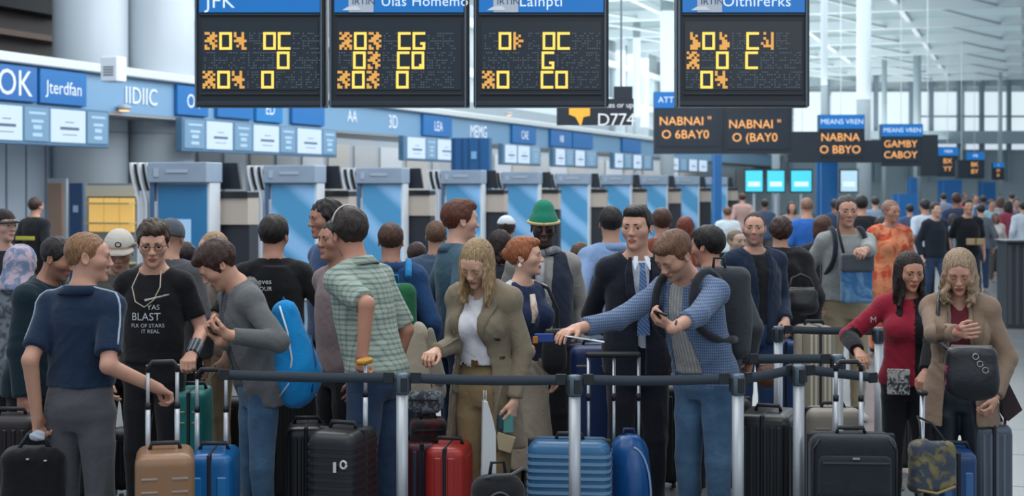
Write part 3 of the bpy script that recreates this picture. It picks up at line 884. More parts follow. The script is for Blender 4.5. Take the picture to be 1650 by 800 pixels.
# left wall behind the counters, with its seams
wl = hall('wall_left', -19.5)
y0, y1 = hy(-160, 19.5), hy(1560, 19.5)
b = MB(); b.box((-.1, (y0+y1)/2, 1.7), (.2, y1-y0, 3.4)); b.build('wall_face', mat('wall_paint', '#a9b2ba', .6, vary=.05, bscale=1), wl)
pm = mat('wall_panel', '#b3bfcb', .5)
for k in range(7):
    p0 = hy(-120+k*32, 19.5); p1 = hy(-90+k*32, 19.5)
    b = MB(); b.box((.03, (p0+p1)/2, 1.5), (.05, (p1-p0)*.96, 2.7), .01); b.build('panel', pm, wl)
pm2 = [mat('recess_panel', c, .6) for c in ('#b4b8bb', '#bdbab4', '#ccd2d8')]
k = 0
for px in list(range(232, 700, 42))+list(range(700, 1200, 30)):
    p0 = hy(px, 19.5); p1 = hy(px+36, 19.5); k += 1
    b = MB(); b.box((.03, (p0+p1)/2, 1.62), (.05, (p1-p0)*.94, 3.0), .01); b.build('panel', pm2[(k*5) % 3], wl)
# upper storey
wu = hall('wall_upper', -21.5)
ya, yb, yc = hy(-200, 21.5), hy(90, 21.5), hy(1600, 21.5)
b = MB(); b.box((-.1, (ya+yb)/2, 6.9), (.2, yb-ya, 6.2)); b.build('dark_recess', mat('brown_wood', '#2a1712', .5, bump=.1, bscale=20), wu)
b = MB(); b.box((.2, (ya+yb)/2, 5.15), (.4, yb-ya, .12)); b.build('rail', mat('rail_wood', '#6a4a34', .4), wu)
b = MB(); b.box((.25, (ya+yb)/2, 7.6), (.5, yb-ya, 3.9)); b.build('soffit', mat('soffit', '#17181b', .6), wu)
b = MB(); b.box((-.1, (yb+yc)/2, 6.9), (.2, yc-yb, 6.0)); b.build('wall_face', mat('wall_upper_paint', '#a4aeb4', .6), wu)
for i, px in enumerate((985, 1003, 1024, 1062, 1105, 1140, 1180, 1215, 1255, 1290, 1318, 1345, 1372, 1400)):
    yy = hy(px, 21.5); b = MB(); b.box((.5, yy, 6.6), (.35, .6, 6.4)); b.build('pilaster', WHITE, wu)
for z in (4.4, 6.3, 8.2):
    b = MB(); b.box((.3, (yb+yc)/2, z), (.3, yc-yb, .28)); b.build('string_course', WHITE, wu)
wn = emit('daylight_glass', '#c9dcea', .55)
for i, px in enumerate((993, 1044, 1085, 1122, 1160, 1200, 1235, 1272, 1305, 1332, 1358, 1386)):
    yy = hy(px, 21.5); b = MB(); b.box((.06, yy, 7.3), (.1, 2.0+i*.35, 1.5)); b.build('window_pane', mat('pane_glass', '#c3d3de', .15), wu)

# round columns
for px, s in ((146, 80), (258, 78)):
    p = at(px, 300, s); b = MB(); r = 59/80.0 if px < 200 else 54/78.0
    b.lathe([(r*1.0, 0), (r, 9.6)], (0, 0, 0), 48); e = empty('trim_column', (p.x, p.y, 0), 0, kind='structure')
    b.build('shaft', mat('column_paint', '#b9c3ca', .4), e)
    b = MB(); b.lathe([(r+.02, 0), (r+.02, .25)], (0, 0, 0), 48); b.build('foot_ring', GREY, e)
    b = MB(); b.tube([(r*1.005*math.cos(t), r*1.005*math.sin(t), 3.02) for t in np.linspace(0, 6.283, 40)], .012, 4); b.build('seam', GREY, e)

# fascia with its ledge, sign panels and light boxes
fa = hall('trim_fascia', -17.0)
y0, y1 = hy(-160, 17), hy(1570, 17); ym, yl = (y0+y1)/2, y1-y0
b = MB(); b.box((-.4, ym, 3.68), (.8, yl, .70)); b.build('fascia_board', mat('fascia_blue', '#759cbc', .4), fa)
b = MB(); b.box((-.35, ym, 4.10), (1.0, yl, .17), .02); b.build('ledge', mat('ledge_white', '#cfd4d6', .4), fa)
b = MB(); b.box((-.9, ym, 3.30), (1.8, yl, .05)); b.build('underside', mat('underside', '#8c9094', .5), fa)
BLUE = mat('sign_blue', '#0f69ac', .35); WTXT = emit('white_letters', '#e6f2ff', .9)
def sign_panel(px0, px1, label, txt=None, sz=.4, col=None, z=3.68, h=.60, dark=False, a=17.0, f=0.5):
    p0, p1 = hy(px0, a), hy(px1, a); e = empty('sign_panel', rotz(-TH)@np.array([.02, (p0+p1)/2, z])+np.array([-a, 0, 0]), -TH, label, 'sign', 'sign panels along the counter fascia')
    b = MB(); b.box((.03, 0, 0), (.08, p1-p0, h), .01); b.build('board', col or BLUE, e)
    if txt: text_on(None, txt, sz, (.08, (f-.5)*(p1-p0), -.02), (0, 1, 0), (0, 0, 1), (-1, 0, 0), WTXT, 'lettering', parent=e)
    return e
def wtext(px, z, txt, sz, a=17.0):
    text_on(None, txt, sz, (.03, hy(px, a), z), (0, 1, 0), (0, 0, 1), (-1, 0, 0), WTXT, 'lettering', parent=fa)
sign_panel(-60, 53, 'blue sign panel reading OK at the far left of the fascia', 'FOK', .62, mat('sign_blue2', '#2465a6', .4), f=.58)
sign_panel(58, 133, 'deep blue sign panel with slim white script beside the OK sign', 'Jterdfan', .33)
wtext(226, 3.66, 'IIDIIC', .46)
sign_panel(280, 330, 'blue sign panel with white ring left of the first departure board', 'O I', .40)
sign_panel(345, 402, 'plain blue sign panel under the left departure board', None, h=.56)
sign_panel(408, 450, 'teal blue sign panel under the gap of the first two boards', 'ED', .36, mat('sign_teal', '#1478b8', .4))
sign_panel(466, 518, 'plain bright blue sign panel under the second departure board', None, h=.56)
wtext(566, 3.70, 'AA', .42); wtext(632, 3.66, '3D', .5); wtext(770, 3.62, 'MEMG', .55)
sign_panel(678, 724, 'blue sign panel with white lettering above the paired light boxes', 'LEA', .40)
sign_panel(822, 860, 'small blue sign panel with pale frame right of the blue cabinet', 'CAE', .40)
sign_panel(884, 918, 'small pale blue sign panel left of the gate sign', 'NR', .36)
sign_panel(920, 952, 'small blue sign panel beneath the gate sign', None)
sign_panel(1000, 1030, 'tiny blue sign panel right of the gate sign', None)
SLATE = mat('box_slate', '#4f7390', .35)
LB_W = emit('lightbox_white', '#c4d8ee', .95); LB_B = emit('lightbox_blue', '#84aed0', .55)
def lightbox_row(x0, x1, items, label, z0=2.64, z1=3.32, a=16.8):
    p0, p1 = hy(x0, a), hy(x1, a)
    e = empty('light_box_row', rotz(-TH)@np.array([0, (p0+p1)/2, z0])+np.array([-a, 0, 0]), -TH, label, 'light box', 'rows of light boxes hanging under the fascia')
    b = MB(); b.box((0, 0, (z1-z0)/2), (.16, p1-p0, z1-z0), .015); b.build('housing', SLATE, e)
    for q0, q1, kind in items:
        c0, c1 = hy(q0, a)-(p0+p1)/2, hy(q1, a)-(p0+p1)/2; hh = (z1-z0)*.84
        b = MB(); b.box((.09, (c0+c1)/2, (z1-z0)*.52), (.03, c1-c0, hh), .006); sc = b.build('screen', LB_W if kind == 'w' else LB_B, e)
        b = MB(); w_ = c1-c0; m0 = (c0+c1)/2
        if kind == 'w':
            for zz, ww, th in ((.62, .25, .014), (.46, .55, .05), (.30, .42, .012)): b.box((.108, m0+w_*.02, (z1-z0)*zz), (.004, w_*ww, th))
        else:
            for zz, ww, th in ((.80, .7, .04), (.6, .5, .05), (.45, .35, .07), (.26, .4, .06)): b.box((.108, m0, (z1-z0)*zz), (.004, w_*ww, th))
        b.build('screen_text', mat('print_grey', '#56657a', .5) if kind == 'w' else mat('print_pale', '#a8c6dc', .5), sc)
lightbox_row(-90, 170, [(-85, -30, 'w'), (-27, 28, 'w'), (32, 71, 'b'), (75, 130, 'w'), (134, 166, 'b')], 'leftmost row of slate framed light boxes under the OK sign')
lightbox_row(288, 538, [(291, 323, 'b'), (327, 368, 'w'), (372, 399, 'b'), (403, 443, 'w'), (446, 470, 'b'), (474, 512, 'w'), (515, 535, 'b')], 'long row of light boxes below the first two departure boards')
lightbox_row(646, 728, [(652, 680, 'w'), (682, 698, 'b'), (701, 726, 'w')], 'short row of light boxes left of the dark blue cabinet')
lightbox_row(806, 868, [(810, 828, 'w'), (831, 849, 'w'), (851, 866, 'b')], 'short row of light boxes right of the dark blue cabinet')
lightbox_row(888, 960, [(892, 906, 'w'), (908, 920, 'b'), (924, 938, 'w'), (941, 957, 'b')], 'row of light boxes under the arrow gate sign')
lightbox_row(985, 1050, [(988, 1000, 'w'), (1003, 1014, 'b'), (1018, 1030, 'w'), (1034, 1046, 'b')], 'distant row of light boxes left of the amber screens')
lightbox_row(1075, 1140, [(1078, 1090, 'w'), (1093, 1104, 'b'), (1108, 1120, 'w'), (1124, 1136, 'w')], 'farthest row of light boxes below the amber screens')
# small ledge camera box and lamps
p = at(183, 120, 93)
e = empty('ceiling_speaker_box', (p.x, p.y, 3.75), -TH, 'small white box mounted on the fascia ledge before the round column', 'box')
b = MB(); b.box((0, 0, .22), (.34, .3, .44), .02); b.build('casing', WHITE, e)
b = MB()
for i in range(4): b.box((0, -.155, .12+i*.045), (.2, .012, .022))
b.build('grille', mat('grille', '#7a8085', .5), e)
for px, s, lb in ((200, 86, 'small warm downlight under the fascia by the white column'), (570, 62, 'warm downlight under the fascia between two light box rows'), (600, 61, 'second warm downlight between two light box rows'), (820, 47, 'warm lamp on the fascia ledge above the small blue sign')):
    z = CAM_Z+(300-(178 if px == 200 else 208 if px < 700 else 186))/s
    p = at(px, 300, s); e = empty('downlight', (p.x, p.y, z), 0, lb, 'lamp', 'warm lamps along the fascia')
    b = MB(); b.lathe([(.09, 0), (.13, .03), (.13, .07), (.05, .12)], n=16); b.build('housing', GREY, e)
    b = MB(); b.lathe([(.08, -.012), (.10, .0)], n=16); b.build('bulb', emit('warm_bulb', '#ffb060', 3), e)

# lit shop and door behind the crowd at the far left
e = empty('shop_counter', at(180, 300, 88).xy.to_3d(), -TH, 'yellow lit shop shelving below the round column at left', 'shelf'); 
p = at(180, 300, 88); e.location = (p.x, p.y, 0)
def part(e, name, c, d, m, bev=0.0, rot=None):
    b = MB(); b.box(c, d, bev); return b.build(name, m, e)
part(e, 'frame', (0, .1, 1.0), (1.1, .1, 2.0), mat('shop_frame', '#7d8890', .5))
for i in range(4):
    part(e, 'shelf', (0, -.05, .55+i*.36), (1.0, .3, .03), mat('shop_shelf', '#b0a070', .5))
for i in range(3):
    part(e, 'lit_panel', (-.33+i*.33, .0, 1.42), (.29, .05, .62), emit('shop_glow', '#e8bd68', .8))
part(e, 'glass_top', (0, -.02, 1.86), (1.05, .06, .2), mat('shop_top', '#bdb7a4', .3))
p = at(123, 300, 92); e = empty('banner_stand', (p.x, p.y, 0), -TH, 'narrow dark blue banner stand left of the yellow lit shop', 'banner')
part(e, 'banner', (0, 0, 1.0), (.26, .04, 2.0), mat('banner_navy', '#16365c', .5)); part(e, 'base', (0, 0, .02), (.34, .3, .04), GREY)
part(e, 'emblem', (0, -.024, 1.55), (.10, .008, .12), mat('emblem', '#8aa0b8', .5))
p = at(90, 300, 88); e = empty('door_1', (p.x, p.y, 0), -TH, kind='structure')
part(e, 'door_leaf', (0, 0, 1.0), (.3, .06, 2.0), mat('door_tan', '#8d7464', .5)); part(e, 'door_frame', (0, .05, 1.04), (.42, .05, 2.1), GREY)

# check-in bays, one every few metres along the hall
KB = emit('kiosk_blue_face', '#1d5f9e', .14)
def bluegrad():
    m, N, L, P = new_mat('kiosk_blue_print'); tc = N.new('ShaderNodeTexCoord'); wv = N.new('ShaderNodeTexWave'); wv.wave_type = 'BANDS'
    wv.bands_direction = 'DIAGONAL'; wv.inputs['Scale'].default_value = .55; wv.inputs['Distortion'].default_value = 2.5; wv.inputs['Detail'].default_value = 1
    L.new(tc.outputs['Object'], wv.inputs['Vector']); cr = N.new('ShaderNodeValToRGB')
    cr.color_ramp.elements[0].position = .45; cr.color_ramp.elements[0].color = (*srgb('#4686b0'), 1)
    cr.color_ramp.elements[1].position = .95; cr.color_ramp.elements[1].color = (*srgb('#7fabd2'), 1)
    L.new(wv.outputs[0], cr.inputs[0]); L.new(cr.outputs[0], P.inputs['Base Color']); L.new(cr.outputs[0], P.inputs['Emission Color']); P.inputs['Emission Strength'].default_value = .18
    P.inputs['Roughness'].default_value = .3; return m
KG = bluegrad(); KP = mat('kiosk_print', '#2a6f9e', .3)
KW = mat('kiosk_shell', '#c2c8ce', .4); KD = mat('kiosk_dark', '#131a24', .4); KH = mat('kiosk_header', '#8494a6', .4, vary=.2, bscale=12); KE = mat('kiosk_edge', '#3f5f80', .4)
KBG = mat('desk_beige', '#a59a90', .5)
wh = ['leftmost, nearest', 'second from left', 'third from left', 'fourth from left', 'fifth from left', 'sixth from left', 'seventh from left', 'eighth from left', 'ninth from left', 'tenth from left']
def prism_k(b, poly, y0, y1): b.prism(poly, y0, y1)
for i, px in enumerate((215, 402, 552, 690, 790, 878, 952, 1016, 1072, 1122)):
    s = (1650-px)/13.3; p = at(px, 300, s)
    e = empty('check_in_kiosk', (p.x, p.y, 0), -TH*.55, 'check-in kiosk with tall blue panel, %s of the row' % wh[i], 'kiosk', 'blue check-in kiosks in a receding row')
    k = 1.0
    # curved fins at the left
    for j, x0 in enumerate((0.0, .13, .26)):
        out = []
        for z in (2.30, 2.15, 2.0, 1.85, 1.7, 1.5, 0):
            out.append((x0+.13*min(1, max(0, (2.30-z)/.55))**1.6, z))
        poly = out+[(x+.035, z) for x, z in out[::-1]]
        b = MB(); b.prism(poly, -.15-.02*j, .45); b.build('fin', KW, e)
    b = MB(); b.prism([(.04, 2.28), (.30, 2.28), (.36, 1.9), (.28, 1.86), (.17, 1.86), (.10, 2.0)], -.08, .40); b.build('dark_slot', KD, e)
    b = MB(); b.prism([(.15, 1.88), (.35, 1.88), (.35, 0), (.15, 0)], -.12, .42); b.build('side_shell', KW, e)
    b = MB(); b.box((.385, .1, 1.15), (.07, .6, 2.28)); b.build('edge_strip', KE, e)
    b = MB(); b.box((.80, .05, 2.15), (.92, .62, .30), .01); h = b.build('header', KH, e)
    b = MB(); b.box((.80, -.27, 2.17), (.34, .01, .05)); b.box((.48, -.27, 2.15), (.08, .01, .13)); b.build('header_print', mat('header_print', '#9aa6b6', .5), h)
    b = MB(); b.box((.83, .10, 1.0), (.84, .42, 2.0), .01); b.build('carcass', KW, e)
    b = MB(); b.box((.83, -.12, 1.02), (.76, .03, 1.90), .004); b.build('blue_panel', KP if i == 0 else KG, e)
    if i == 0:
        b = MB(); b.box((.85, -.145, 1.15), (.24, .015, .62)); b.build('notice', mat('notice', '#a9cdec', .5), e)
    # the staffed desk to its right
    pitch = 1.75
    p2 = at(px+(1650-px)/13.3*1.36, 300, s)
    d = empty('check_in_desk', (p2.x, p2.y+.35, 0), -TH*.55, 'beige check-in desk with black monitor, %s of the row' % wh[i], 'desk', 'beige check-in desks between the kiosks')
    b = MB(); b.prism([(-.17, 2.30), (.15, 2.30), (.21, 1.90), (-.21, 1.90)], -.05, .03); b.build('monitor', KD, d)
    b = MB(); b.box((0, 0, 1.82), (.78, .5, .10), .01); b.box((.0, -.26, 1.85), (.5, .02, .02)); b.build('counter_top', mat('counter_black', '#101215', .3), d)
    b = MB(); b.box((0, .02, 1.57), (.76, .46, .40)); b.build('fascia', KBG, d)
    b = MB(); b.box((-.18, -.215, 1.62), (.26, .01, .14), .003); b.build('label_plate', mat('plate', '#c9c9b0', .5), d)
    b = MB(); b.box((0, .05, .68), (.76, .40, 1.36)); b.build('base', mat('desk_base', '#1a1e28', .5), d)

# dark blue cabinet behind
p = at(758, 300, 62); e = empty('blue_cabinet', (p.x, p.y, 0), -TH*.4, 'dark blue cabinet standing taller than the kiosks at centre', 'cabinet')
part(e, 'body', (0, .2, 1.6), (1.0, .5, 3.2), mat('cabinet_blue', '#0c5286', .4))
for x in (-.42, -.2, -.03, .25): part(e, 'batten', (x, -.06, 1.6), (.03, .03, 3.2), mat('batten', '#0a3868', .4))
part(e, 'label_plate', (.1, -.07, 2.75), (.14, .02, .2), mat('label_blue', '#6fa6cc', .4))
for px, s, w_, h_, lb in ((1332, 60, .55, 2.6, 'tall blue column cabinet left of the man in the grey pullover'), (1458, 44, .85, 1.66, 'low blue cabinet behind the orange dressed traveller'), (1155, 46, .34, 3.05, 'slim blue pylon beneath the amber screens'), (1470, 30, .5, 2.4, 'distant blue cabinet near the far signs'), (1530, 28, 1.3, 2.3, 'distant blue counter front under the far signs'), (1590, 26, 1.0, 2.2, 'farthest blue counter front at right')):
    p = at(px, 300, s); e = empty('blue_pylon', (p.x, p.y, 0), -TH*.4, lb, 'cabinet')
    part(e, 'body', (0, 0, h_/2), (w_, .4, h_), mat('pylon_blue', '#0f60a0', .35)); part(e, 'side_trim', (-w_*.3, -.21, h_/2), (.04, .02, h_), mat('pylon_trim', '#4d86bf', .4)); part(e, 'plinth', (0, 0, .05), (w_+.04, .44, .1), KD)
CY = emit('cyan_screen', '#49cdea', 1.1)
for px, w_, lb in ((1215, 27, 'leftmost'), (1250, 27, 'second'), (1291, 32, 'third'), (1368, 26, 'rightmost')):
    s = 62; p = at(px, 292, s); e = empty('information_screen', (p.x, p.y, p.z), -TH*.3, 'glowing cyan information screen, %s of four above the distant crowd' % lb, 'screen', 'cyan screens over the distant counters')
    part(e, 'casing', (0, .05, 0), (w_/s+.06, .1, .62), KD); part(e, 'display', (0, -.01, 0), (w_/s, .02, .54), CY if px != 1368 else emit('pale_screen', '#b8dcf0', .9))
    part(e, 'display_band', (0, -.025, -.08), (w_/s*.7, .01, .12), emit('pale_band', '#d8f2f4', 1.0)); part(e, 'pole', (0, .05, -1.4), (.06, .06, 2.2), GREY)

# ceiling with beams and translucent panels
roofmat, N_, L_, P_ = new_mat('roof_glazing'); P_.inputs['Base Color'].default_value = (*srgb('#aebdbb'), 1)
tr = N_.new('ShaderNodeBsdfTranslucent'); tr.inputs[0].default_value = (*srgb('#e6efee'), 1); mxs = N_.new('ShaderNodeMixShader'); mxs.inputs[0].default_value = .8
L_.new(P_.outputs[0], mxs.inputs[1]); L_.new(tr.outputs[0], mxs.inputs[2]); L_.new(mxs.outputs[0], N_['Material Output'].inputs[0])
ce = hall('ceiling', 0); CZ = 9.7
b = MB(); b.box((-6, 78, CZ+.05), (40, 92, .1)); b.build('roof_glazing', roofmat, ce)
for i in range(12):
    yy = 42+i*7.2; b = MB(); b.box((-6, yy, CZ-.28), (40, .32, .42)); b.build('beam', WHITE, ce)
for j in range(7):
    xx = -20+j*5.0; b = MB(); b.box((xx, 78, CZ-.12), (.22, 92, .24)); b.build('purlin', WHITE, ce)
for i in range(11):
    yy = 42+i*7.2
    for j in range(-2, 4):
        b = MB(); b.tube([(-6+j*5.0-2.5, yy, CZ-.4), (-6+j*5, yy+7.2, CZ-.4)], .07, 6); b.build('brace', WHITE, ce)
for i, (px, s, w_) in enumerate(((1392, 43, .55), (1478, 27.5, .45), (1551, 22, .5), (1328, 50, .22), (1583, 23, .35), (1425, 27, .3), (1026, 34, .35), (1075, 40, .55), (1250, 45, .3), (1612, 24, .25))):
    p = at(px, 300, s); e = empty('trim_post', (p.x, p.y, 0), 0, kind='structure'); b = MB(); b.lathe([(w_/2, 0), (w_/2, CZ)], n=16); b.build('post_shaft', mat('post_white', '#bcc8ce', .4), e)
# end wall with tall windows
ew = empty('wall_end', (0, 0, 0), 0, kind='structure'); YE = 104.0; SE = F_PX/YE
def zz(y): return CAM_Z+(300-y)/SE
def xx_(px): return (px-CX)/SE
b = MB(); b.box(((xx_(900)+xx_(1900))/2, YE+.5, 1.9), (xx_(1900)-xx_(900), .3, 5.2)); b.build('lower_wall', mat('end_wall', '#9aa6ae', .5), ew)
b = MB(); b.box(((xx_(900)+xx_(1900))/2, YE+.5, zz(138)+1.2), (xx_(1900)-xx_(900), .4, 2.4)); b.build('lintel', mat('end_lintel', '#b0bcc2', .5), ew)
gl = emit('bright_sky_glass', '#dcebf2', 1.0)
edges = (1395, 1412, 1466, 1482, 1498, 1542, 1560, 1578, 1594, 1640, 1680, 1720, 1780, 1840)
for a, c in ((900, 980), (990, 1060), (1095, 1180), (1190, 1270), (1280, 1330), (1340, 1390), (1398, 1408), (1412, 1465), (1483, 1497), (1504, 1542), (1556, 1578), (1588, 1622), (1626, 1668), (1674, 1730), (1740, 1800), (1810, 1890)):
    wnd = MB(); wnd.box(((xx_(a)+xx_(c))/2, YE+.2, (zz(148)+zz(212))/2), (xx_(c)-xx_(a), .1, zz(148)-zz(212))); wnd.build('window_pane', gl, ew)
    b = MB(); b.box((xx_(c)+.12, YE-.1, zz(200)), (.28, .3, 8)); b.build('mullion', mat('mullion', '#7c8c98', .5), ew)
b = MB(); b.box(((xx_(1400)+xx_(1900))/2, YE-.2, zz(188)), (xx_(1900)-xx_(1560), .2, .12)); b.build('transom', mat('mullion', '#7c8c98', .5), ew)
b = MB(); b.box(((xx_(1380)+xx_(1900))/2, YE-.4, zz(222)), (xx_(1900)-xx_(1380), .4, .9)); b.build('spandrel', mat('spandrel', '#a9b8c0', .5), ew)

# ------------------------------------------------------------------ departure boards hanging in front
FONT = {'0': ['11111', '10001', '10001', '10001', '10001', '10001', '11111'], 'C': ['11111', '10000', '10000', '10000', '10000', '10000', '11111'],
        'G': ['11111', '10000', '10000', '10000', '10011', '10001', '11111'], 'Q': ['11111', '10001', '10001', '10001', '10001', '10011', '11111'],
        '4': ['10010', '10010', '01110', '11111', '00110', '01010', '00011'], 'X': ['10110', '01101', '11010', '00111', '01110', '11011', '10101'],
        '%': ['11010', '00111', '01110', '11101', '00110', '10011', '11010'], 'L': ['01000', '01010', '01100', '00110', '00111', '01111', '01110'],
        'E': ['10000', '10100', '11000', '10110', '11000', '10100', '10000'], 'J': ['01001', '00001', '01001', '00101', '10101', '01111', '00001'], 'O': ['11111', '11011', '10001', '10101', '10001', '11011', '11111']}
LEDY = emit('led_yellow', '#ffd860', 1.15); LEDO = emit('led_orange', '#e8a850', .9); LEDG = emit('led_dim', '#66788a', .45)
BODY = mat('board_body', '#1b2530', .4); GLASS = mat('board_glass', '#1a2733', .25); HDR = emit('header_blue', '#0b7ad0', .66)
BEDGE = mat('board_edge', '#5d6b78', .35)
def led_board(x0, x1, rows, hdr, label, logo, s=200.0):
    z = lambda y: CAM_Z+(HY-y)/s
    p = at((x0+x1)/2, 0, s); W = (x1-x0)/s
    e = empty('departure_board', (p.x, p.y, z(172)), 0, label, 'display board', 'row of hanging departure boards')
    zb = z(172); rel = lambda y: z(y)-zb
    X = lambda px: (px-(x0+x1)/2)/s
    b = MB(); b.box((0, .12, rel(70)), (W, .22, rel(-32)-0), .008); b.build('casing', BODY, e)
    for xx in (x0+3, x1-6): b = MB(); b.box((X(xx), -.005, rel(74)), (.012, .04, 1.0)); b.build('side_rail', BEDGE, e)
    for yy, w_, t_ in ((167, .97, .035), (152, .90, .008), (24, .92, .012)): b = MB(); b.box((0, -.002, rel(yy)), (W*w_, .03, t_), .003); b.build('frame_bar', mat('frame_bar', '#28333f', .35), e)
    b = MB(); b.box((0, .004, rel(90)), (W*.885, .012, 110/s)); b.build('display_glass', GLASS, e)
    b = MB(); b.box((0, -.004, rel(-5)), (W*.92, .02, 50/s)); hd = b.build('header', HDR, e)
    if logo:
        b = MB(); b.box((X(x0+52), -.017, rel(4)), (.20, .006, .16)); b.build('logo_plate', mat('logo_plate', '#c9d2de', .4), hd)
        b = MB(); b.prism([(X(x0+22), rel(17)), (X(x0+52), rel(17)), (X(x0+46), rel(11)), (X(x0+30), rel(12))], -.024, -.019); b.build('logo_mark', mat('logo_white', '#eef4fa', .4), hd)
        text_on(None, 'IRTIN', .075, (X(x0+56), -.022, rel(3)), (1, 0, 0), (0, 0, 1), (0, 1, 0), mat('logo_ink', '#35507a', .5), 'logo_lettering', parent=hd)
    text_on(None, hdr[0], hdr[2], (X(hdr[1]), -.018, rel(hdr[3])), (1, 0, 0), (0, 0, 1), (0, 1, 0), emit('header_letters', '#d8ecff', .95), 'header_lettering', parent=hd, align='LEFT', spacing=1.05)
    rnd = random.Random(x0)
    gb = MB(); cw, ch = 25.2, 30.0; u = 4.05; px0 = x0+17
    for r, row in enumerate(rows):
        yr = 52+r*31.2
        for c, chh in enumerate(row):
            gx = px0+c*23.6-(r*1.6)
            if chh in FONT:
                pat = FONT[chh]; tgt = MB()
                for i, line in enumerate(pat):
                    for j, v in enumerate(line):
                        if v == '1': tgt.box((X(gx+j*u+u/2), -.006, rel(yr+i*u+u/2)), (u*1.0/s, .006, u*1.0/s))
                tgt.build('led_glyph', LEDY if chh in '0CGQO' else LEDO, e)
            else:
                for i in range(7):
                    for j in range(6):
                        edge = (i in (0, 3, 6)) or j in (0, 4)
                        if rnd.random() < (.62 if edge else .25):
                            gb.box((X(gx+j*3.8+2), -.005, rel(yr+i*u+u/2)), (u*.55/s, .004, u*.4/s))
    g = gb.build('led_dim_cells', LEDG, e); g['kind'] = 'stuff'
    for px in (x0+40, x1-40):
        b = MB(); b.tube([(X(px), .12, 1.0), (X(px), .12, 3.2)], .015, 8); b.build('hanger_rod', BEDGE, e)
    return e
led_board(313, 524, ['%04.0C..', '.....0..'.replace('0', '0'), 'X04.0...'], ('JFK', 332, .165, 3), 'leftmost departure board with blue header reading JFK', False)
led_board(530, 756, ['X0%.CG..', '.0%.CQ..', '%0%.0...'], ('Ulas Homemo', 614, .115, 3), 'departure board with Homemo header, second from left', True)
led_board(763, 981, ['.0E.0C..'[:8], '....G...', 'X0.. C0.'.replace(' ', '')+'.'], ('Lainpti', 836, .125, 3), 'departure board with Lainpti header, third from left', True)
led_board(1091, 1305, ['L0L..CJ.'.replace('..C', '.C'), 'X.0.C...', '.04.....'], ('Oltnirerks', 1163, .125, 3), 'departure board standing apart at right with Oltnirerks header', True)

# arrow gate sign
s = 105; p = at(959, 215, s); e = empty('gate_sign', (p.x, p.y, p.z), -.05, 'dark gate sign with amber arrow and white D774', 'sign')
part(e, 'box', (0, .08, .33), (124/s, .16, 68/s*.62+.0), BODY)
part(e, 'box_upper', (.43, .08, .62), (30/s, .16, .20), BODY)
b = MB(); b.prism([(-.40, .46), (-.08, .46), (-.08, .27), (-.18, .25), (-.22, .10), (-.30, .25), (-.40, .29)], -.012, 0); b.build('arrow', emit('amber', '#f0b040', 1.0), e)
text_on(None, 'D774', .27, (.32, -.008, .20), (1, 0, 0), (0, 0, 1), (0, 1, 0), emit('sign_white', '#e8eef2', .8), 'lettering', parent=e, spacing=.95)
text_on(None, 'Gates or up', .12, (.31, -.008, .43), (1, 0, 0), (0, 0, 1), (0, 1, 0), emit('sign_white', '#e8eef2', .8), 'small_lettering', parent=e, spacing=.95)
for x in (-.4, .4): part(e, 'hanger_rod', (x, .08, 3.0), (.03, .03, 4.9), BEDGE)

def amber_sign(x0, x1, y0, y1, s, label, lines, hdr=True, hdrtxt='MEANS VREN', hh=.3, grp='amber screens hanging down the hall', full=True, lh=None):
    p = at((x0+x1)/2, y1, s); W, H = (x1-x0)/s, (y1-y0)/s
    e = empty('amber_screen', (p.x, p.y, p.z), -.04, label, 'display board', grp)
    part(e, 'casing', (0, .15, H/2), (W, .3, H), BODY); part(e, 'display_glass', (0, -.005, H*.42 if hdr else H*.5), (W*.90, .02, H*(.60 if hdr else .8)), GLASS)
    if hdr:
        hw = W if full else W*.35; hx = 0 if full else -W*.5+hw/2
        part(e, 'header', (hx, -.01, H*(1-hh/2)), (hw*.98, .04, H*hh*.95), HDR)
        text_on(None, hdrtxt, H*hh*.5, (hx, -.035, H*(1-hh/2)), (1, 0, 0), (0, 0, 1), (0, 1, 0), emit('header_letters', '#d8ecff', .95), 'header_lettering', parent=e)
    n = len(lines)
    for i, t in enumerate(lines):
        lh_ = lh or H*.235
        text_on(None, t, lh_, (-W*.04, -.025, H*(.52 if hdr else .62)-i*lh_*1.1), (1, 0, 0), (0, 0, 1), (0, 1, 0), emit('led_amber', '#ffb468', 1.1), 'led_lettering', parent=e, spacing=1.0)
    part(e, 'hanger_rod', (0, .15, H+(CZ-p.z-H)/2), (.02, .02, CZ-p.z-H), WHITE)
    return e
e = amber_sign(1054, 1163, 148, 248, 78, 'leftmost amber screen with small blue tab above it', ['NABNAI "', 'O 6BAY0'], True, 'ATT', .27, full=False, lh=.25)
amber_sign(1165, 1276, 172, 248, 78, 'second amber screen, without a blue header', ['NABNAI "', 'O (BAY0'], False, lh=.25)
amber_sign(1320, 1393, 185, 262, 62, 'amber screen with blue header, nearest of the receding ones', ['NABNA', 'O BBYO'])
amber_sign(1420, 1487, 200, 268, 52, 'amber screen with blue header right of the big one', ['GAMBY', 'CABOY'])
amber_sign(1512, 1544, 237, 285, 34, 'small distant amber screen with blue header', ['BX', 'YY'], True, 'NEA')
amber_sign(1557, 1586, 245, 288, 30, 'smaller distant amber screen right of the last', ['BK', 'BY'], True, 'ME')
amber_sign(1600, 1618, 262, 290, 26, 'tiny far amber screen near the right edge', ['M', 'B'], True, 'E')
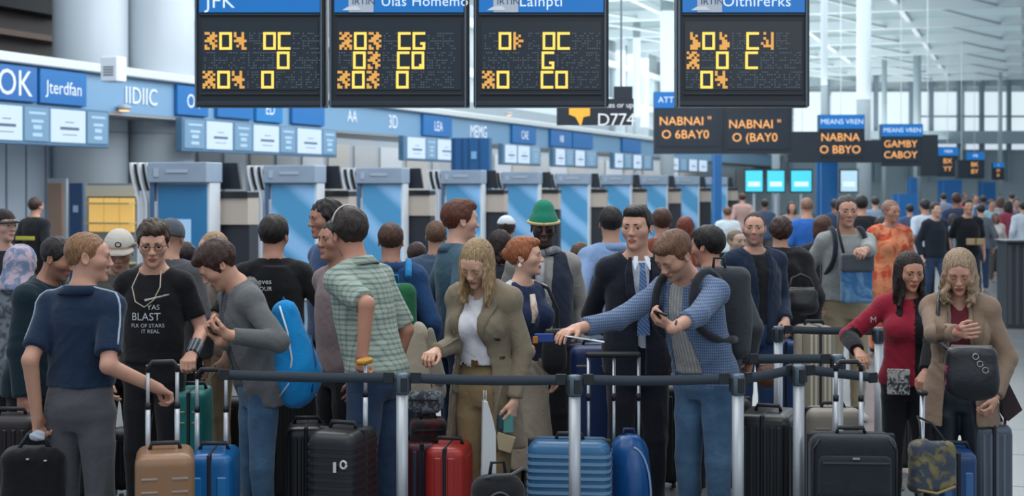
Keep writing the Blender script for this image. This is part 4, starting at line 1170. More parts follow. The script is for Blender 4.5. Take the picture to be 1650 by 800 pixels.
for x0, x1, y0, y1, s, lb in ((1270, 1322, 212, 262, 66, 'dark beam casing between the second and third amber screens'), (1390, 1422, 226, 262, 56, 'dark beam casing joining two blue headed screens'), (1484, 1512, 217, 284, 48, 'dark box casing right of the blue headed amber screens'), (1544, 1560, 258, 288, 36, 'short dark beam casing between the two small amber screens')):
    p = at((x0+x1)/2, y1, s); e = empty('beam_casing', (p.x, p.y, p.z), -.04, lb, 'beam'); part(e, 'shell', (0, .3, (y1-y0)/s/2), ((x1-x0)/s, .5, (y1-y0)/s), mat('beam_dark', '#1f2935', .5)); part(e, 'hanger_rod', (0, .3, (y1-y0)/s+(CZ-p.z-(y1-y0)/s)/2), (.02, .02, CZ-p.z-(y1-y0)/s), WHITE)
# ------------------------------------------------------------------ things carried and stood about
def aff(e, m, local):
    """place an empty at a point of a person's local space, turned with the person"""
    w_ = m.world(local); e.location = w_; e.rotation_euler = (0, 0, m.hd); return e

def field_obj(name, prims, res, mtl, parent, fold=0.0, seed=1, cuts=(), fx=1.0):
    pts = np.array([np.asarray(p[1]) + sgn*np.max(p[2])*1.1 for p in prims if p[0] in ('ell', 'rbox') for sgn in (-1, 1)]+[np.asarray(p[i])+sgn*.08 for p in prims if p[0] == 'cone' for i in (1, 2) for sgn in (-1, 1)])
    lo, hi = pts.min(0)-.03, pts.max(0)+.03
    F = Field(axis(lo[0], hi[0], res), axis(lo[1], hi[1], res), axis(lo[2], hi[2], res))
    for p in prims: getattr(F, p[0])(*p[1:])
    for c in cuts: F.expr(c, .003, 's')
    V, Q = F.mesh(); V = relax(V, Q, 1, .4)
    if fold: V = folds(V, Q, fold, seed, fx)
    return mesh_np(name, V, Q, mtl, parent)

def backpack(m, label, col, col2=None, size=(.15, .085, .24), back=.155, z=.69, x=0.0, tilt=0.0, drop=0.0, strapcol=None, hand=False, swing=0.0, straps=True):
    """worn on the back of m"""
    H = m.H; e = empty('backpack', (0, 0, 0), 0, label, 'backpack'); c = m.up((x/H, back/H, z)); aff(e, m, c)
    e.rotation_euler = (0, 0, m.hd+swing)
    mt = cloth(col); m2 = cloth(col2 or col); res = max(.0095, 2.6/m.s)
    sx, sy, sz = size
    field_obj('bag_body', [('rbox', (0, 0, 0), (sx, sy*.8, sz), .06), ('ell', (0, sy*.3, -sz*.15), (sx*.98, sy*1.0, sz*.95), None, .04)], res, mt, e, .0025, 4)
    field_obj('front_pocket', [('rbox', (0, sy*.95, -sz*.38), (sx*.78, .035, sz*.42), .03)], res, m2, e, .0015, 5)
    b = MB(); pts = [(sx*.98*math.cos(t), sy*.45, sz*.98*math.sin(t)) for t in np.linspace(-.4, math.pi+.4, 22)]; b.tube(pts, .005, 6); b.build('zip', mat('zip', strapcol or '#1b1c20', .5), e)
    b = MB(); b.tube([(-.035, -sy*.6, sz*.97), (-.03, -sy*.6, sz+.045), (.03, -sy*.6, sz+.045), (.035, -sy*.6, sz*.97)], .008, 6); b.build('top_loop', mat('webbing', strapcol or '#1b1c20', .8), e)
    if straps:
        ib = rotz(-swing)
        for sg in (1, -1):
            b = MB(); P = [m.up((sg*.055, .085, .800)), m.up((sg*.062, .03, .862)), m.up((sg*.066, -.045, .845)), m.up((sg*.070, -.085, .78)), m.up((sg*.078, -.085, .71)), m.up((sg*.098, -.03, .655)), m.up((sg*.085, .07, .62))]
            P = [Vector(ib@(np.asarray(p)-c)) for p in P]
            # smooth the run
            Q = []
            for i in range(len(P)-1):
                for f in (0, .33, .66): Q.append(P[i].lerp(P[i+1], f))
            Q.append(P[-1])
            for _ in range(2): Q = [Q[0]]+[(Q[i-1]+Q[i]*2+Q[i+1])/4 for i in range(1, len(Q)-1)]+[Q[-1]]
            b.tube(Q, .026, 8, flat=1.0); 
            b = MB(); b.tube(Q, .022, 8); b.build('strap', cloth(strapcol or col2 or col), e)
    return e

def stanchion(px, top, s, label, base=True):
    p = at(px, 300, s); H = CAM_Z-(top-300)/s
    e = empty('barrier_post', (p.x, p.y, 0), 0, label, 'barrier post', 'silver queue barrier posts')
    k = H/1.04
    b = MB(); b.lathe([(.16, 0), (.16, .012), (.13, .03), (.04, .045)], n=28); b.build('base', mat('post_base', '#3a3f44', .4, .6), e)
    b = MB(); b.lathe([(.029, .03), (.029, H-.095)], n=20); b.build('tube', mat('post_steel', '#b0b5b9', .38, .5), e)
    b = MB(); b.lathe([(.033, H-.10), (.035, H-.095), (.035, H-.012), (.030, H), (.012, H+.002)], n=20); h = b.build('belt_head', mat('post_head', '#586773', .35, .5), e)
    for a in range(4):
        b = MB(); t = a*math.pi/2+.3; b.box((.034*math.cos(t), .034*math.sin(t), H-.052), (.016, .03, .07), .003, Matrix.Rotation(t, 3, 'Z')); b.build('clip', mat('clip_black', '#1d2329', .5), h)
    return e

def strap_belt(A, B, label, sag=.012, h=.048, twist=0.0):
    A, B = Vector(A), Vector(B); e = empty('barrier_belt', A, 0, label, 'barrier belt', 'charcoal belts stretched between the posts')
    n = 24; b = MB(); vs = []; d = (B-A); side = Vector((d.y, -d.x, 0)).normalized()*.0025
    for i in range(n+1):
        f = i/n; c = d*f+Vector((0, 0, -sag*4*f*(1-f)))
        for o in (-1, 1):
            for z in (-1, 1): vs.append(c+side*o+Vector((0, 0, z*h/2)))
    fs = []
    for i in range(n):
        q = i*4; r = q+4
        fs += [(q, q+1, r+1, r), (q+2, r+2, r+3, q+3), (q+1, q+3, r+3, r+1), (q, r, r+2, q+2)]
    b.add(vs, fs, True); b.build('webbing', mat('belt_webbing', '#343e49', .75, bump=.3, bscale=300), e)
    for P, f in ((Vector((0, 0, 0)), 1), (d, -1)):
        c = MB(); dn = d.normalized(); c.box(P+dn*.03*f, (.05, .014, h*1.12), .002, Matrix.Rotation(math.atan2(d.y, d.x), 3, 'Z')); c.build('end_clip', mat('clip_black', '#1d2329', .5), e)
    return e

def suitcase(px, top, s, w, d, col, label, kind='ribv', rot=0.0, grip=None, poles=None, col2=None, metal='#c9cdd2', gripcol='#15181c', z0=.035, band=True, rough=.35, single=False, ribs=None, name='suitcase', group='suitcases standing in the queue'):
    """top = picture row of the shell's top; grip = row of the pulled-out handle; w across, d deep, metres"""
    p = at(px, 300, s); zt = CAM_Z-(top-300)/s; h = zt-z0
    e = empty(name, (p.x, p.y, 0), rot, label, 'suitcase', group)
    m1 = mat('case_shell', col, rough, bump=.05, bscale=200) if kind != 'soft' else cloth(col)
    m2 = mat('case_rib', col2 or col, rough)
    zc = z0+h/2; r = min(.05, w*.2)
    sh = field_obj('shell', [('rbox', (0, 0, zc), (w/2, d/2, h/2), r)], .0125, m1, e)
    if kind == 'ribv':
        n = ribs or max(3, int(w/.045))
        for sy in (-1, 1):
            for i in range(n):
                b = MB(); x = -w/2+r*.8+(w-1.6*r)*(i+.5)/n; b.box((x, sy*d/2, zc), ((w-1.6*r)/n*.55, .012, h-2.4*r), .005); b.build('rib', m2, e)
        nd = max(2, int(d/.06))
        for sx in (-1, 1):
            for i in range(nd):
                b = MB(); y = -d/2+r+(d-2*r)*(i+.5)/nd; b.box((sx*w/2, y, zc), (.012, (d-2*r)/nd*.5, h-2.4*r), .005); b.build('rib', m2, e)
    elif kind == 'ribh':
        n = ribs or 13
        for i in range(n):
            z = z0+r+(h-2*r)*(i+.5)/n; b = MB(); b.rrect((0, 0, z), w+.012, d+.012, r+.004, (h-2*r)/n*.42); b.build('rib', m2, e)
    elif kind == 'soft':
        b = MB(); 
        for zz_, hh, bulge in ((.30, .46, .035), (.72, .30, .028)):
            field_obj('pocket', [('rbox', (0, -d/2, z0+h*zz_), (w*.42, bulge, h*hh/2), .025)], .012, m1, e, .001)
            b = MB(); b.box((0, -d/2-bulge-.001, z0+h*(zz_+hh/2)-.03), (w*.76, .008, .008)); b.build('zip', mat('zip_grey', '#3c434a', .5), e)
        b = MB(); b.box((0, -d/2-.036, z0+h*.86), (.035, .006, .010)); b.build('badge', mat('badge_silver', '#a9b0b6', .3, .8), e)
        for sx in (-1, 1):
            b = MB(); b.tube([(sx*w*.47, -d*.46, z0+.04), (sx*w*.48, -d*.47, zt-.06), (sx*w*.40, -d*.46, zt-.012)], .006, 6); b.build('piping', mat('piping', '#20242a', .5), e)
    elif kind == 'halves':
        for sx in (-1, 1):
            b = MB(); b.box((sx*w*.27, -d/2, zc-.03), (w*.22, .014, h*.74), .006); b.build('moulding', m2, e)
    elif kind == 'plain':
        for z in (zt-.11, zt-.17):
            for sx in (-1, 1):
                b = MB(); b.box((sx*w*.25, -d/2, z), (w*.28, .008, .012), .003); b.build('groove_line', mat('groove', '#8d8178', .5), e)
    if band:
        b = MB()
        if kind in ('halves', 'ribv', 'plain') and d > w:  # seen narrow side on: the zip runs up the middle
            b.box((0, 0, zc), (.022, d+.014, h+.008), .008)
        else: b.box((0, 0, zc), (w+.010, .022, h+.008), .008)
        b.build('zip_band', mat('case_band', '#1c2127', .6), e)
    b = MB(); b.tube([(-.07, 0, zt-.005), (-.06, 0, zt+.028), (.06, 0, zt+.028), (.07, 0, zt-.005)], .011, 8); b.build('carry_handle', mat('handle_black', '#17191d', .5), e)
    if grip is not None:
        zg = CAM_Z-(grip-300)/s; xs = poles if poles is not None else (-w*.28, w*.28)
        for x in xs:
            b = MB(); b.tube([(x, d*.3, zt-.1), (x, d*.3, (zt+zg)/2)], .0125, 10); b.build('pole', mat('pole_alu', metal, .3, .45), e)
            b = MB(); b.tube([(x, d*.3, (zt+zg)/2-.02), (x, d*.3, zg)], .0095, 10); b.build('pole', mat('pole_alu', metal, .3, .45), e)
            b = MB(); b.lathe([(.014, -.018), (.014, .012)], (x, d*.3, (zt+zg)/2), 10); b.build('pole_collar', mat('handle_black', '#17191d', .5), e)
        if len(xs) > 1:
            b = MB(); x0, x1 = min(xs), max(xs)
            b.tube([(x0, d*.3, zg-.035), (x0, d*.3, zg-.01), (x0+.02, d*.3, zg+.012), (x1-.02, d*.3, zg+.012), (x1, d*.3, zg-.01), (x1, d*.3, zg-.035)], .0125, 10)
        else:
            b = MB(); b.box((xs[0], d*.3-.01, zg), (.05, .12, .03), .01)
        b.build('grip', mat('grip', gripcol, .45), e)
    for sx in (-1, 1):
        for sy in (-1, 1):
            b = MB(); b.tube([(sx*(w/2-.045)-.012, sy*(d/2-.04), .022), (sx*(w/2-.045)+.012, sy*(d/2-.04), .022)], .022, 12); b.build('wheel', mat('wheel', '#111214', .5), e)
    return e

def phone(m, side, col='#0f1216', label='black smartphone', tilt=0.0, size=(.072, .009, .148), off=(0.03, .012)):
    a = m.arms[side]; q = m.H/1.75; c = a['wr']+(a['d']*.085+a['n']*.030)*q
    e = empty('smartphone', m.world(c), m.hd, label, 'phone')
    X = Vector(a['t']); Z = Vector(a['n']); Y = Z.cross(X)
    R = Matrix((X, Y, Z)).transposed()
    b = MB(); b.box((0, 0, 0), (size[2], size[0], size[1]), .004, R); b.build('case', mat('phone_case', col, .3), e)
    b = MB(); b.box(R@Vector((0, 0, size[1]*.55)), (size[2]*.92, size[0]*.9, .002), 0, R); b.build('screen', emit('phone_screen', '#28323e', .3), e)
    return e

def glasses(m, root, col='#2a2622'):
    for sg in (1, -1):
        b = MB(); c = np.array([sg*.033, -.100, .004])
        b.tube([m.hp(c+np.array([.020*math.cos(t), .004*abs(math.cos(t)), .015*math.sin(t)])) for t in np.linspace(0, 2*math.pi, 17)], .0016*m.hk, 5); g = b.build('glasses_rim', mat('frame', col, .3), root)
        b = MB(); b.tube([m.hp((sg*.053, -.094, .008)), m.hp((sg*.074, -.05, .006)), m.hp((sg*.082, .01, .004))], .0016*m.hk, 5); b.build('glasses_arm', mat('frame', col, .3), root)
    b = MB(); b.tube([m.hp((-.014, -.101, .008)), m.hp((0, -.107, .011)), m.hp((.014, -.101, .008))], .0016*m.hk, 5); b.build('glasses_bridge', mat('frame', col, .3), root)

def head_shell(m, root, name, mtl, thick, cutf, extra=None, res=None):
    k = m.hk; h = m.head_o; r_ = .17*k; res = res or max(.0058, 2.0/m.s)
    F = Field(axis(h[0]-r_, h[0]+r_, res), axis(h[1]-r_, h[1]+r_, res), axis(h[2]-r_, h[2]+r_*1.3, res))
    F.ell(m.hp((0, .016, .032)), [(x+thick)*k for x in (.0765, .094, .085)], m.RH, .01)
    if extra: extra(F, k)
    def cut(X, Y, Z):
        X = X-h[0]; Y = Y-h[1]; Z = Z-h[2]; R = m.RH
        x, y, z = ((R[0, i]*X+R[1, i]*Y+R[2, i]*Z)/k for i in range(3)); return cutf(x, y, z)*k
    F.expr(cut, .003, 's')
    V, Q = F.mesh(); V = folds(V, Q, .0008, 3, 3)
    return mesh_np(name, V, Q, mtl, root)

def cap_hat(m, root, col, brimcol=None, emblem=True):
    c = head_shell(m, root, 'cap', cloth(col), .013, lambda x, y, z: z-(.046+.1*y*0))
    b = MB(); n = 14; vs = []
    for i in range(n+1):
        t = -1.25+2.5*i/n
        for r_, z in ((.085, .048), (.150, .034), (.150, .029), (.085, .040)):
            vs.append(m.hp((math.sin(t)*r_*(.93 if r_ < .1 else .62), -.0-math.cos(t)*r_*(1.0) +.0, z-.012*abs(math.sin(t)))))
    fs = [(i*4+j, i*4+(j+1) % 4, (i+1)*4+(j+1) % 4, (i+1)*4+j) for i in range(n) for j in range(4)]
    b.add(vs, fs, True); b.build('cap_brim', cloth(brimcol or col), root)
    if emblem:
        e = MB(); e.tube([m.hp((.016*math.cos(t), -.104, .082+.014*math.sin(t))) for t in np.linspace(0, 6.28, 14)], .004*m.hk, 5); e.build('cap_emblem', mat('emblem_dark', '#2a2c33', .6), root)

def handbag(p, rot, label, col, w=.3, h=.22, d=.12, strap_to=None, kind='bag', strapcol=None, emb=None, fold=.004, seed=3, strap_pts=None):
    e = empty(kind, p, rot, label, 'bag'); mt = cloth(col) if emb != 'leather' else mat('bag_leather', col, .4, bump=.25, bscale=40)
    field_obj('bag_body', [('rbox', (0, 0, h*.5), (w/2, d/2, h/2), .045), ('ell', (0, 0, h*.35), (w*.52, d*.62, h*.42), None, .04)], .011, mt, e, fold, seed)
    b = MB(); b.box((0, 0, h*.97), (w*.82, d*.3, .018), .006); b.build('zip_top', mat('bag_zip', '#5f5a52', .4, .5), e)
    if strap_pts:
        c = Matrix.Rotation(-rot, 3, 'Z'); pts = [c@(Vector(q)-Vector(p)) for q in strap_pts]
        b = MB(); b.tube(pts, .011, 8); b.build('strap', mt, e)
    return e
# ------------------------------------------------------------------ the queue
DEN = cloth('#2e4864', 'denim', '#557692'); NVDEN = cloth('#1f3048', 'denim', '#3a506c'); BLK = cloth('#15161a'); KHK = cloth('#8d7d64')
def person(label, m, skinc, hair=None, tops=(), pants=None, stance=.055, fwd=(0, 0), stub=None, brow=None, lip=None, group=None, look=False, collar_=None, shoe=None, belt_=None, jaw=1.0, pz=.60, bw=1.0):
    root = empty('person', m.base, m.hd, label, 'person', group); set_legs(m, stance, fwd)
    build_body(m, root, skinc, stub=stub, lipc=lip, hands=m.s > 150, lookdown=look, jaw=jaw)
    if brow: brows(m, root, brow, bw)
    if hair:
        st, col, kw = hair[0], hair[1], (hair[2] if len(hair) > 2 else {})
        {'short': hair_short, 'long': hair_long}[st](m, root, col, **kw)
    out = {}
    for nm, mt, kw in tops:
        kw = dict(kw); ck = kw.pop('collar', None)
        g = garment(m, root, nm, mt, **kw); out[nm] = g
        if ck: collar(m, root, mt if ck is True else ck[0], **({} if ck is True else ck[1]))
    legs_wear(m, root, pants or BLK, top=pz)
    if belt_: belt(m, root, belt_)
    if shoe: shoes(m, root, shoe)
    return root, out

# --- front row
m = P1 = Man(143, 377, 335, 165, wide=1.02, lean=2, head=(-62, 3, 0), arms={
    'R': dict(hand=(272, 628, 335), pole=(-.2, .5, -1), curl=.9, palm=(0, 0, -1)), 'L': dict(hand=(64, 690, 338), curl=.8, pole=(.05, 1, 0))}, headk=1.04)
def pipe(m, C):
    mi = np.zeros(len(C), int)
    return mi
r, g = person('man seen from behind in navy polo with light shoulder piping and grey trousers', m, '#c08e74', ('short', '#8a6443', dict(thick=.006, low=.0)), [
    ('polo_shirt', cloth('#13263d'), dict(sleeve=.80, hem=.575, infl=.020, fold=.004, collar=(cloth('#13263d'), dict(h=.020, fallb=.0)), arminf=.024))], cloth('#4b4c50', 'plain', '#5a5b60'), jaw=1.0, brow='#7a5a40', pz=.595)
b = MB()
for sg in (1, -1):
    b = MB(); P = [m.up((sg*.030, .028, .853)), m.up((sg*.070, .020, .842)), m.up((sg*.105, .012, .831))]+[m.arms['L' if sg > 0 else 'R']['sh']+(m.arms['L' if sg > 0 else 'R']['el']-m.arms['L' if sg > 0 else 'R']['sh'])*f+np.array([sg*.07, .02, .02]) for f in (.25, .5, .75)]
    o = g['polo_shirt']; tree = BVHTree.FromPolygons([v.co.copy() for v in o.data.vertices], [tuple(p.vertices) for p in o.data.polygons])
    Q = []
    for i in range(len(P)-1):
        for f in (0, .25, .5, .75):
            q = Vector(P[i]).lerp(Vector(P[i+1]), f); hit = tree.find_nearest(q); Q.append(hit[0]+hit[1]*.001)
    b.tube(Q, .0055, 5, up=(0, 0, 1)); b.build('piping', mat('piping_pale', '#9fb2c4', .7), r)
b = MB(); b.tube([m.up((.034*math.sin(t), .010-.048*math.cos(t), .853+.004*math.cos(t))) for t in np.linspace(1.6, 4.7, 14)], .004, 5); b.build('collar_tip_line', mat('piping_pale', '#9fb2c4', .7), r)

m = P2 = Man(247, 357, 290, -4, wide=1.0, head=(14, 16, 0), arms={
    'L': dict(hand=(302, 578, 298), curl=.85, pole=(.15, 1, 0), len=.92), 'R': dict(loc=(-.135, -.02, .46), curl=.5)}, headk=1.06)
r, g = person('smiling man with round glasses in black T-shirt printed with white lettering', m, '#cf9c82', ('short', '#3f2e22', dict(thick=.012, top=.012, curly=.5)), [
    ('t_shirt', cloth('#121317'), dict(sleeve=.72, hem=.55, infl=.020, arminf=.020))], BLK, brow='#33241a')
glasses(m, r)
PRW = mat('print_white', '#c6c8cb', .6); ts = g['t_shirt']
text_on(ts, 'YAS', .040, m.up((.02, -.3, .725)), (1, 0, 0), (0, 0, 1), (0, 1, 0), PRW, 'shirt_print', parent=r)
text_on(ts, 'BLAST', .060, m.up((-.005, -.3, .695)), (1, 0, 0), (0, 0, 1), (0, 1, 0), PRW, 'shirt_print', parent=r)
text_on(ts, 'FLK OF STARS', .030, m.up((0, -.3, .668)), (1, 0, 0), (0, 0, 1), (0, 1, 0), PRW, 'shirt_print', parent=r)
text_on(ts, 'IT REAL', .030, m.up((.01, -.3, .650)), (1, 0, 0), (0, 0, 1), (0, 1, 0), PRW, 'shirt_print', parent=r)
text_on(ts, 'xwell', .020, m.up((.06, -.3, .765)), (1, 0, .15), (-.1, 0, 1), (0, 1, 0), PRW, 'shirt_print', parent=r)
a = m.arms['L']; b = MB(); b.tube([a['wr']-a['d']*.10, a['wr']-a['d']*.06, a['wr']+a['d']*.0, a['wr']+a['d']*.02], [.038, .036, .036, .038], 16); b.build('wrist_brace', cloth('#3b4147', 'stripe', '#8d949c'), r)
b = MB(); b.tube([m.up(p) for p in ((-.035, -.035, .838), (-.045, -.078, .79), (-.030, -.094, .745), (.0, -.098, .728), (.028, -.095, .75), (.044, -.078, .79), (.033, -.035, .838))], .0035, 6); b.build('lanyard', mat('lanyard', '#b9aa96', .6), r)

m = P3 = Man(350, 394, 306, -62, lean=13, wide=.95, head=(-10, 30, 0), arms={
    'R': dict(hand=(338, 540, 306), pole=(-.2, .9, -.6), dir=(-.25, -.8, .5), palm=(0, .3, 1), curl=.6), 'L': dict(hand=(348, 532, 320), pole=(.5, .8, -.6), dir=(-.35, -.85, .35), palm=(-.3, .3, 1), curl=.6)}, headk=1.05)
r, g = person('young man in grey jacket and jeans bending over his phone', m, '#c69478', ('short', '#3a2219', dict(thick=.017, top=.006, low=.02, curly=.25)), [
    ('shirt', cloth('#34363b', 'check', '#565a60'), dict(sleeve=0, hem=.52, infl=.014)),
    ('jacket', cloth('#5d5f60', 'plain', '#6c6e6f'), dict(sleeve=1.97, hem=.46, infl=.030, opening=(.030, .045, .74), arminf=.020, fold=.006, hemw=.3, collar=(cloth('#5d5f60', 'plain', '#6c6e6f'), dict(h=.026, openf=1))))], DEN, brow='#2c1a12', look=True)
phone(m, 'R', label='black smartphone held by the young man in the grey jacket')
# small print checks hang open over a black tee

m = P4 = Man(562, 337, 304, -122, wide=1.05, lean=14, head=(-26, -8, 0), arms={
    'L': dict(hand=(578, 592, 318), pole=(.2, .7, 0), curl=.85, len=.86), 'R': dict(curl=.4)}, headk=1.06)
r, g = person('man in green and white plaid short-sleeved shirt seen from behind, pale band over dark hair', m, '#bd8468', ('short', '#2d2420', dict(thick=.011, low=.0, curly=.2)), [
    ('plaid_shirt', cloth('#a7b0a4', 'plaid', '#5c766e', 1.5), dict(sleeve=.92, hem=.515, infl=.024, arminf=.026, fold=.005, collar=(cloth('#a7b0a4', 'plaid', '#5c766e', 1.5), dict(h=.022))))], NVDEN, brow='#241c18', pz=.565)
b = MB(); b.tube([m.hp((.088*math.sin(t), .016+.0*t, .036+.094*math.cos(t))) for t in np.linspace(-1.35, 1.35, 18)], .0045*m.hk, 6); b.build('head_band', mat('band_pale', '#b8b4ac', .5), r)

m = P5 = Man(768, 391, 303, -28, sex='f', lean=3, wide=.97, head=(2, 32, 6), arms={
    'R': dict(hand=(692, 566, 312), pole=(-.1, 1, -.3), curl=.7, len=.90), 'L': dict(hand=(823, 668, 306), pole=(.6, .7, 0), curl=.6)}, headk=1.06)
r, g = person('blonde woman in long khaki trench coat, white blouse and beige trousers looking down', m, '#cda084', ('long', '#a08662', dict(length=.27, thick=.009, seed=5, part=.012, rad=.018)), [
    ('blouse', cloth('#cfcfd4'), dict(sleeve=0, hem=.585, infl=.016, fold=.006, vneck=.035)),
    ('trench_coat', cloth('#7b705d', 'plain', '#8b806c'), dict(sleeve=1.97, hem=.33, infl=.034, skirt=(.235, .17), opening=(.034, .085, .74, -.006), arminf=.022, fold=.006, collar=(cloth('#6f6554'), dict(h=.032, openf=1, infl=.02, fallb=.02))))], cloth('#8b7756', 'plain', '#988462'), brow='#7a6244', look=True, lip='#a45f55', pz=.612, belt_='#23201d')
for sg in (1, -1):
    lay_strip(g['trench_coat'], m, [(sg*.048, -.05, .835), (sg*.062, -.08, .79), (sg*.052, -.09, .73), (sg*.042, -.09, .66)], [.012, .030, .026, .006], 'lapel', cloth('#6f6554'), r)
    lay_strip(g['blouse'], m, [(sg*.012, -.05, .80), (sg*.026, -.05, .815), (sg*.036, -.05, .79)], [.006, .012, .008], 'blouse_collar', cloth('#cfcfd4'), r, .004)
lay_strip(g['trench_coat'], m, [(-.085, -.09, .56), (-.075, -.09, .50)], [.008, .008], 'pocket_flap', cloth('#6f6554'), r)
for z_ in (.68, .62, .56):
    for x_ in (.085,): lay_strip(g['trench_coat'], m, [(x_, -.09, z_+.004), (x_, -.09, z_-.004)], [.007, .007], 'button', mat('button', '#2e2721', .4), r, n=2)
# loose belt of the coat
b = MB(); P = [m.up((.10, -.045, .565)), m.up((.098, -.075, .53)), m.up((.085, -.088, .46)), m.up((.080, -.092, .40)), m.up((.088, -.09, .33))]; b.tube(P, .012, 6); b.build('coat_belt', cloth('#6c6350'), r)
b = MB(); b.box(m.up((-.10, -.085, .66))*1.0, (.02, .006, .02), .002); 

m = P6 = Man(846, 384, 272, 42, sex='f', wide=.98, head=(38, -2, 0), arms={
    'R': dict(hand=(850, 548, 282), pole=(-.8, .4, -.6), curl=.5), 'L': dict(loc=(.14, -.02, .47), curl=.4)}, headk=1.05)
def vest(m, C):
    return np.zeros(len(C), int)
r, g = person('red haired woman in navy vest over white sleeves facing right', m, '#d3a58c', ('short', '#9c5a35', dict(thick=.013, top=.004, low=.03, back=-.055)), [
    ('blouse', cloth('#bfc0c4'), dict(sleeve=1.96, hem=.55, infl=.014, vneck=.03)),
    ('vest', cloth('#1a2947'), dict(sleeve=0, hem=.56, infl=.026, fold=.003)),
    ('skirt', cloth('#a39684'), dict(sleeve=0, top=.60, hem=.18, infl=.010, skirt=(.21, .17), fold=.006))], KHK, brow='#8a5636', lip='#a86a5e')
ball_hair(m, r, '#9c5a35', (.0, .105, .02), (.040, .036, .042))
b = MB(); b.tube([m.up((-.03, -.08, .80)), m.up((-.035, -.098, .74)), m.up((-.045, -.098, .70))], [.016, .022, .012], 8); b.build('neck_scarf', cloth('#d6c9bd', 'patch', '#b78b66'), r)
b = MB(); c = m.hp((-.080, .02, -.045)); b.lathe([(.002, .012), (.012, 0), (.012, -.012), (.003, -.02)], c, 10); b.build('earring', mat('pearl', '#dcdad6', .2), r)

m = P7 = Man(1026, 333, 280, 6, wide=1.03, head=(-28, 3, 0), arms={
    'R': dict(hand=(1026, 565, 280), pole=(-.7, .8, -.3), curl=.8), 'L': dict(loc=(.13, -.06, .50), curl=.5)}, headk=1.03)
r, g = person('man in dark navy suit with blue tie and white shirt', m, '#c8967c', ('short', '#231b18', dict(thick=.007, top=.010)), [
    ('dress_shirt', cloth('#cdd6e2'), dict(sleeve=0, hem=.55, infl=.012, top=.845)),
    ('suit_jacket', cloth('#181c28', 'plain', '#20242f'), dict(sleeve=1.93, hem=.47, infl=.028, opening=(.030, .012, .64), arminf=.018, fold=.002, skirt=(.19, .14)))], cloth('#171a24'), brow='#1e1714')
b = MB(); P = [m.up((0, -.060, .815)), m.up((0, -.078, .79)), m.up((.0, -.093, .72)), m.up((.0, -.093, .62))]
b.tube(P, [.018, .019, .030, .034], 8, flat=1.0, up=(0, 0, 1)); 
tie = MB()
def strip(b, pts, ws, th=.004):
    vs = []
    for p, w_ in zip(pts, ws):
        p = Vector(p); vs += [p+Vector((-w_, 0, 0)), p+Vector((w_, 0, 0)), p+Vector((w_, -th, 0)), p+Vector((-w_, -th, 0))]
    fs = [(i*4+j, i*4+(j+1) % 4, i*4+(j+1) % 4+4, i*4+j+4) for i in range(len(pts)-1) for j in range(4)]+[(0, 1, 2, 3), tuple(len(vs)-4+k for k in range(4))]
    return b.add(vs, fs)
strip(tie, [m.up((0, -.066, .822)), m.up((0, -.072, .805)), m.up((0, -.078, .798)), m.up((0, -.092, .70)), m.up((0, -.090, .60))], [.018, .013, .016, .030, .036], .008)
tie.build('tie', cloth('#47618c', 'tie', '#6d86ad'), r)
for sg in (1, -1):                                    # lapels
    b = MB(); strip(b, [m.up((sg*.034, -.050, .838)), m.up((sg*.044, -.078, .79)), m.up((sg*.040, -.092, .73)), m.up((sg*.018, -.094, .645))], [.010, .022, .026, .006], .008); b.build('lapel', cloth('#141824'), r)
    b = MB(); strip(b, [m.up((sg*.016, -.050, .842)), m.up((sg*.020, -.064, .822)), m.up((sg*.024, -.076, .800))], [.012, .013, .002], .006); b.build('collar_point', cloth('#cdd6e2'), r)

lay_strip(g['suit_jacket'], m, [(.060, -.09, .735), (.085, -.09, .738)], [.004, .004], 'breast_pocket', cloth('#252b3a'), r, .003)
m = P8 = Man(1086, 377, 307, -44, lean=17, wide=1.05, head=(-8, 22, 4), arms={
    'R': dict(hand=(914, 533, 318), pole=(-.5, .5, -1.2), palm=(0, .2, -1), curl=.35, len=1.18), 'L': dict(hand=(1052, 526, 330), pole=(.7, .5, -.9), dir=(-.75, -.55, .30), palm=(-.2, .3, 1), curl=.65)}, headk=1.04)
r, g = person('man in blue patterned shirt and jeans reading his phone with one arm stretched out', m, '#c79478', ('short', '#6b4a34', dict(thick=.009, top=.008)), [
    ('undershirt', cloth('#8c8c8a', 'stripe', '#a9a6a0'), dict(sleeve=0, hem=.535, infl=.016)),
    ('shirt', cloth('#435678', 'check', '#73869f'), dict(sleeve={'L': 1.55, 'R': 1.82}, hem=.475, infl=.026, opening=(.026, .060, .72, -.01), arminf=.022, fold=.005, collar=(cloth('#435678', 'check', '#73869f'), dict(h=.024, openf=1)), hemw=.3))], DEN, brow='#5a3c28', stub='#b58870', look=True, belt_=None, pz=.612)
phone(m, 'L', label='black smartphone in the raised hand of the man in the blue patterned shirt')
a = m.arms['L']; b = MB(); b.tube([a['wr']+a['t']*.0+np.array([0, 0, 0])+(Vector(a['n'])*math.cos(t)+Vector(a['t'])*math.sin(t)).to_tuple()[0]*0 if False else Vector(a['wr'])+(Vector(a['n'])*math.cos(t)+Vector(a['t'])*math.sin(t))*.034 for t in np.linspace(0, 6.28, 18)], .006, 6); b.build('watch_strap', mat('watch', '#1e1a18', .4), r)
BP8 = backpack(m, 'dark grey backpack on the back of the man in the blue patterned shirt', '#33363c', '#3b3f46', (.15, .09, .25), back=.235, z=.68, strapcol='#23262b', swing=.2, x=.02)

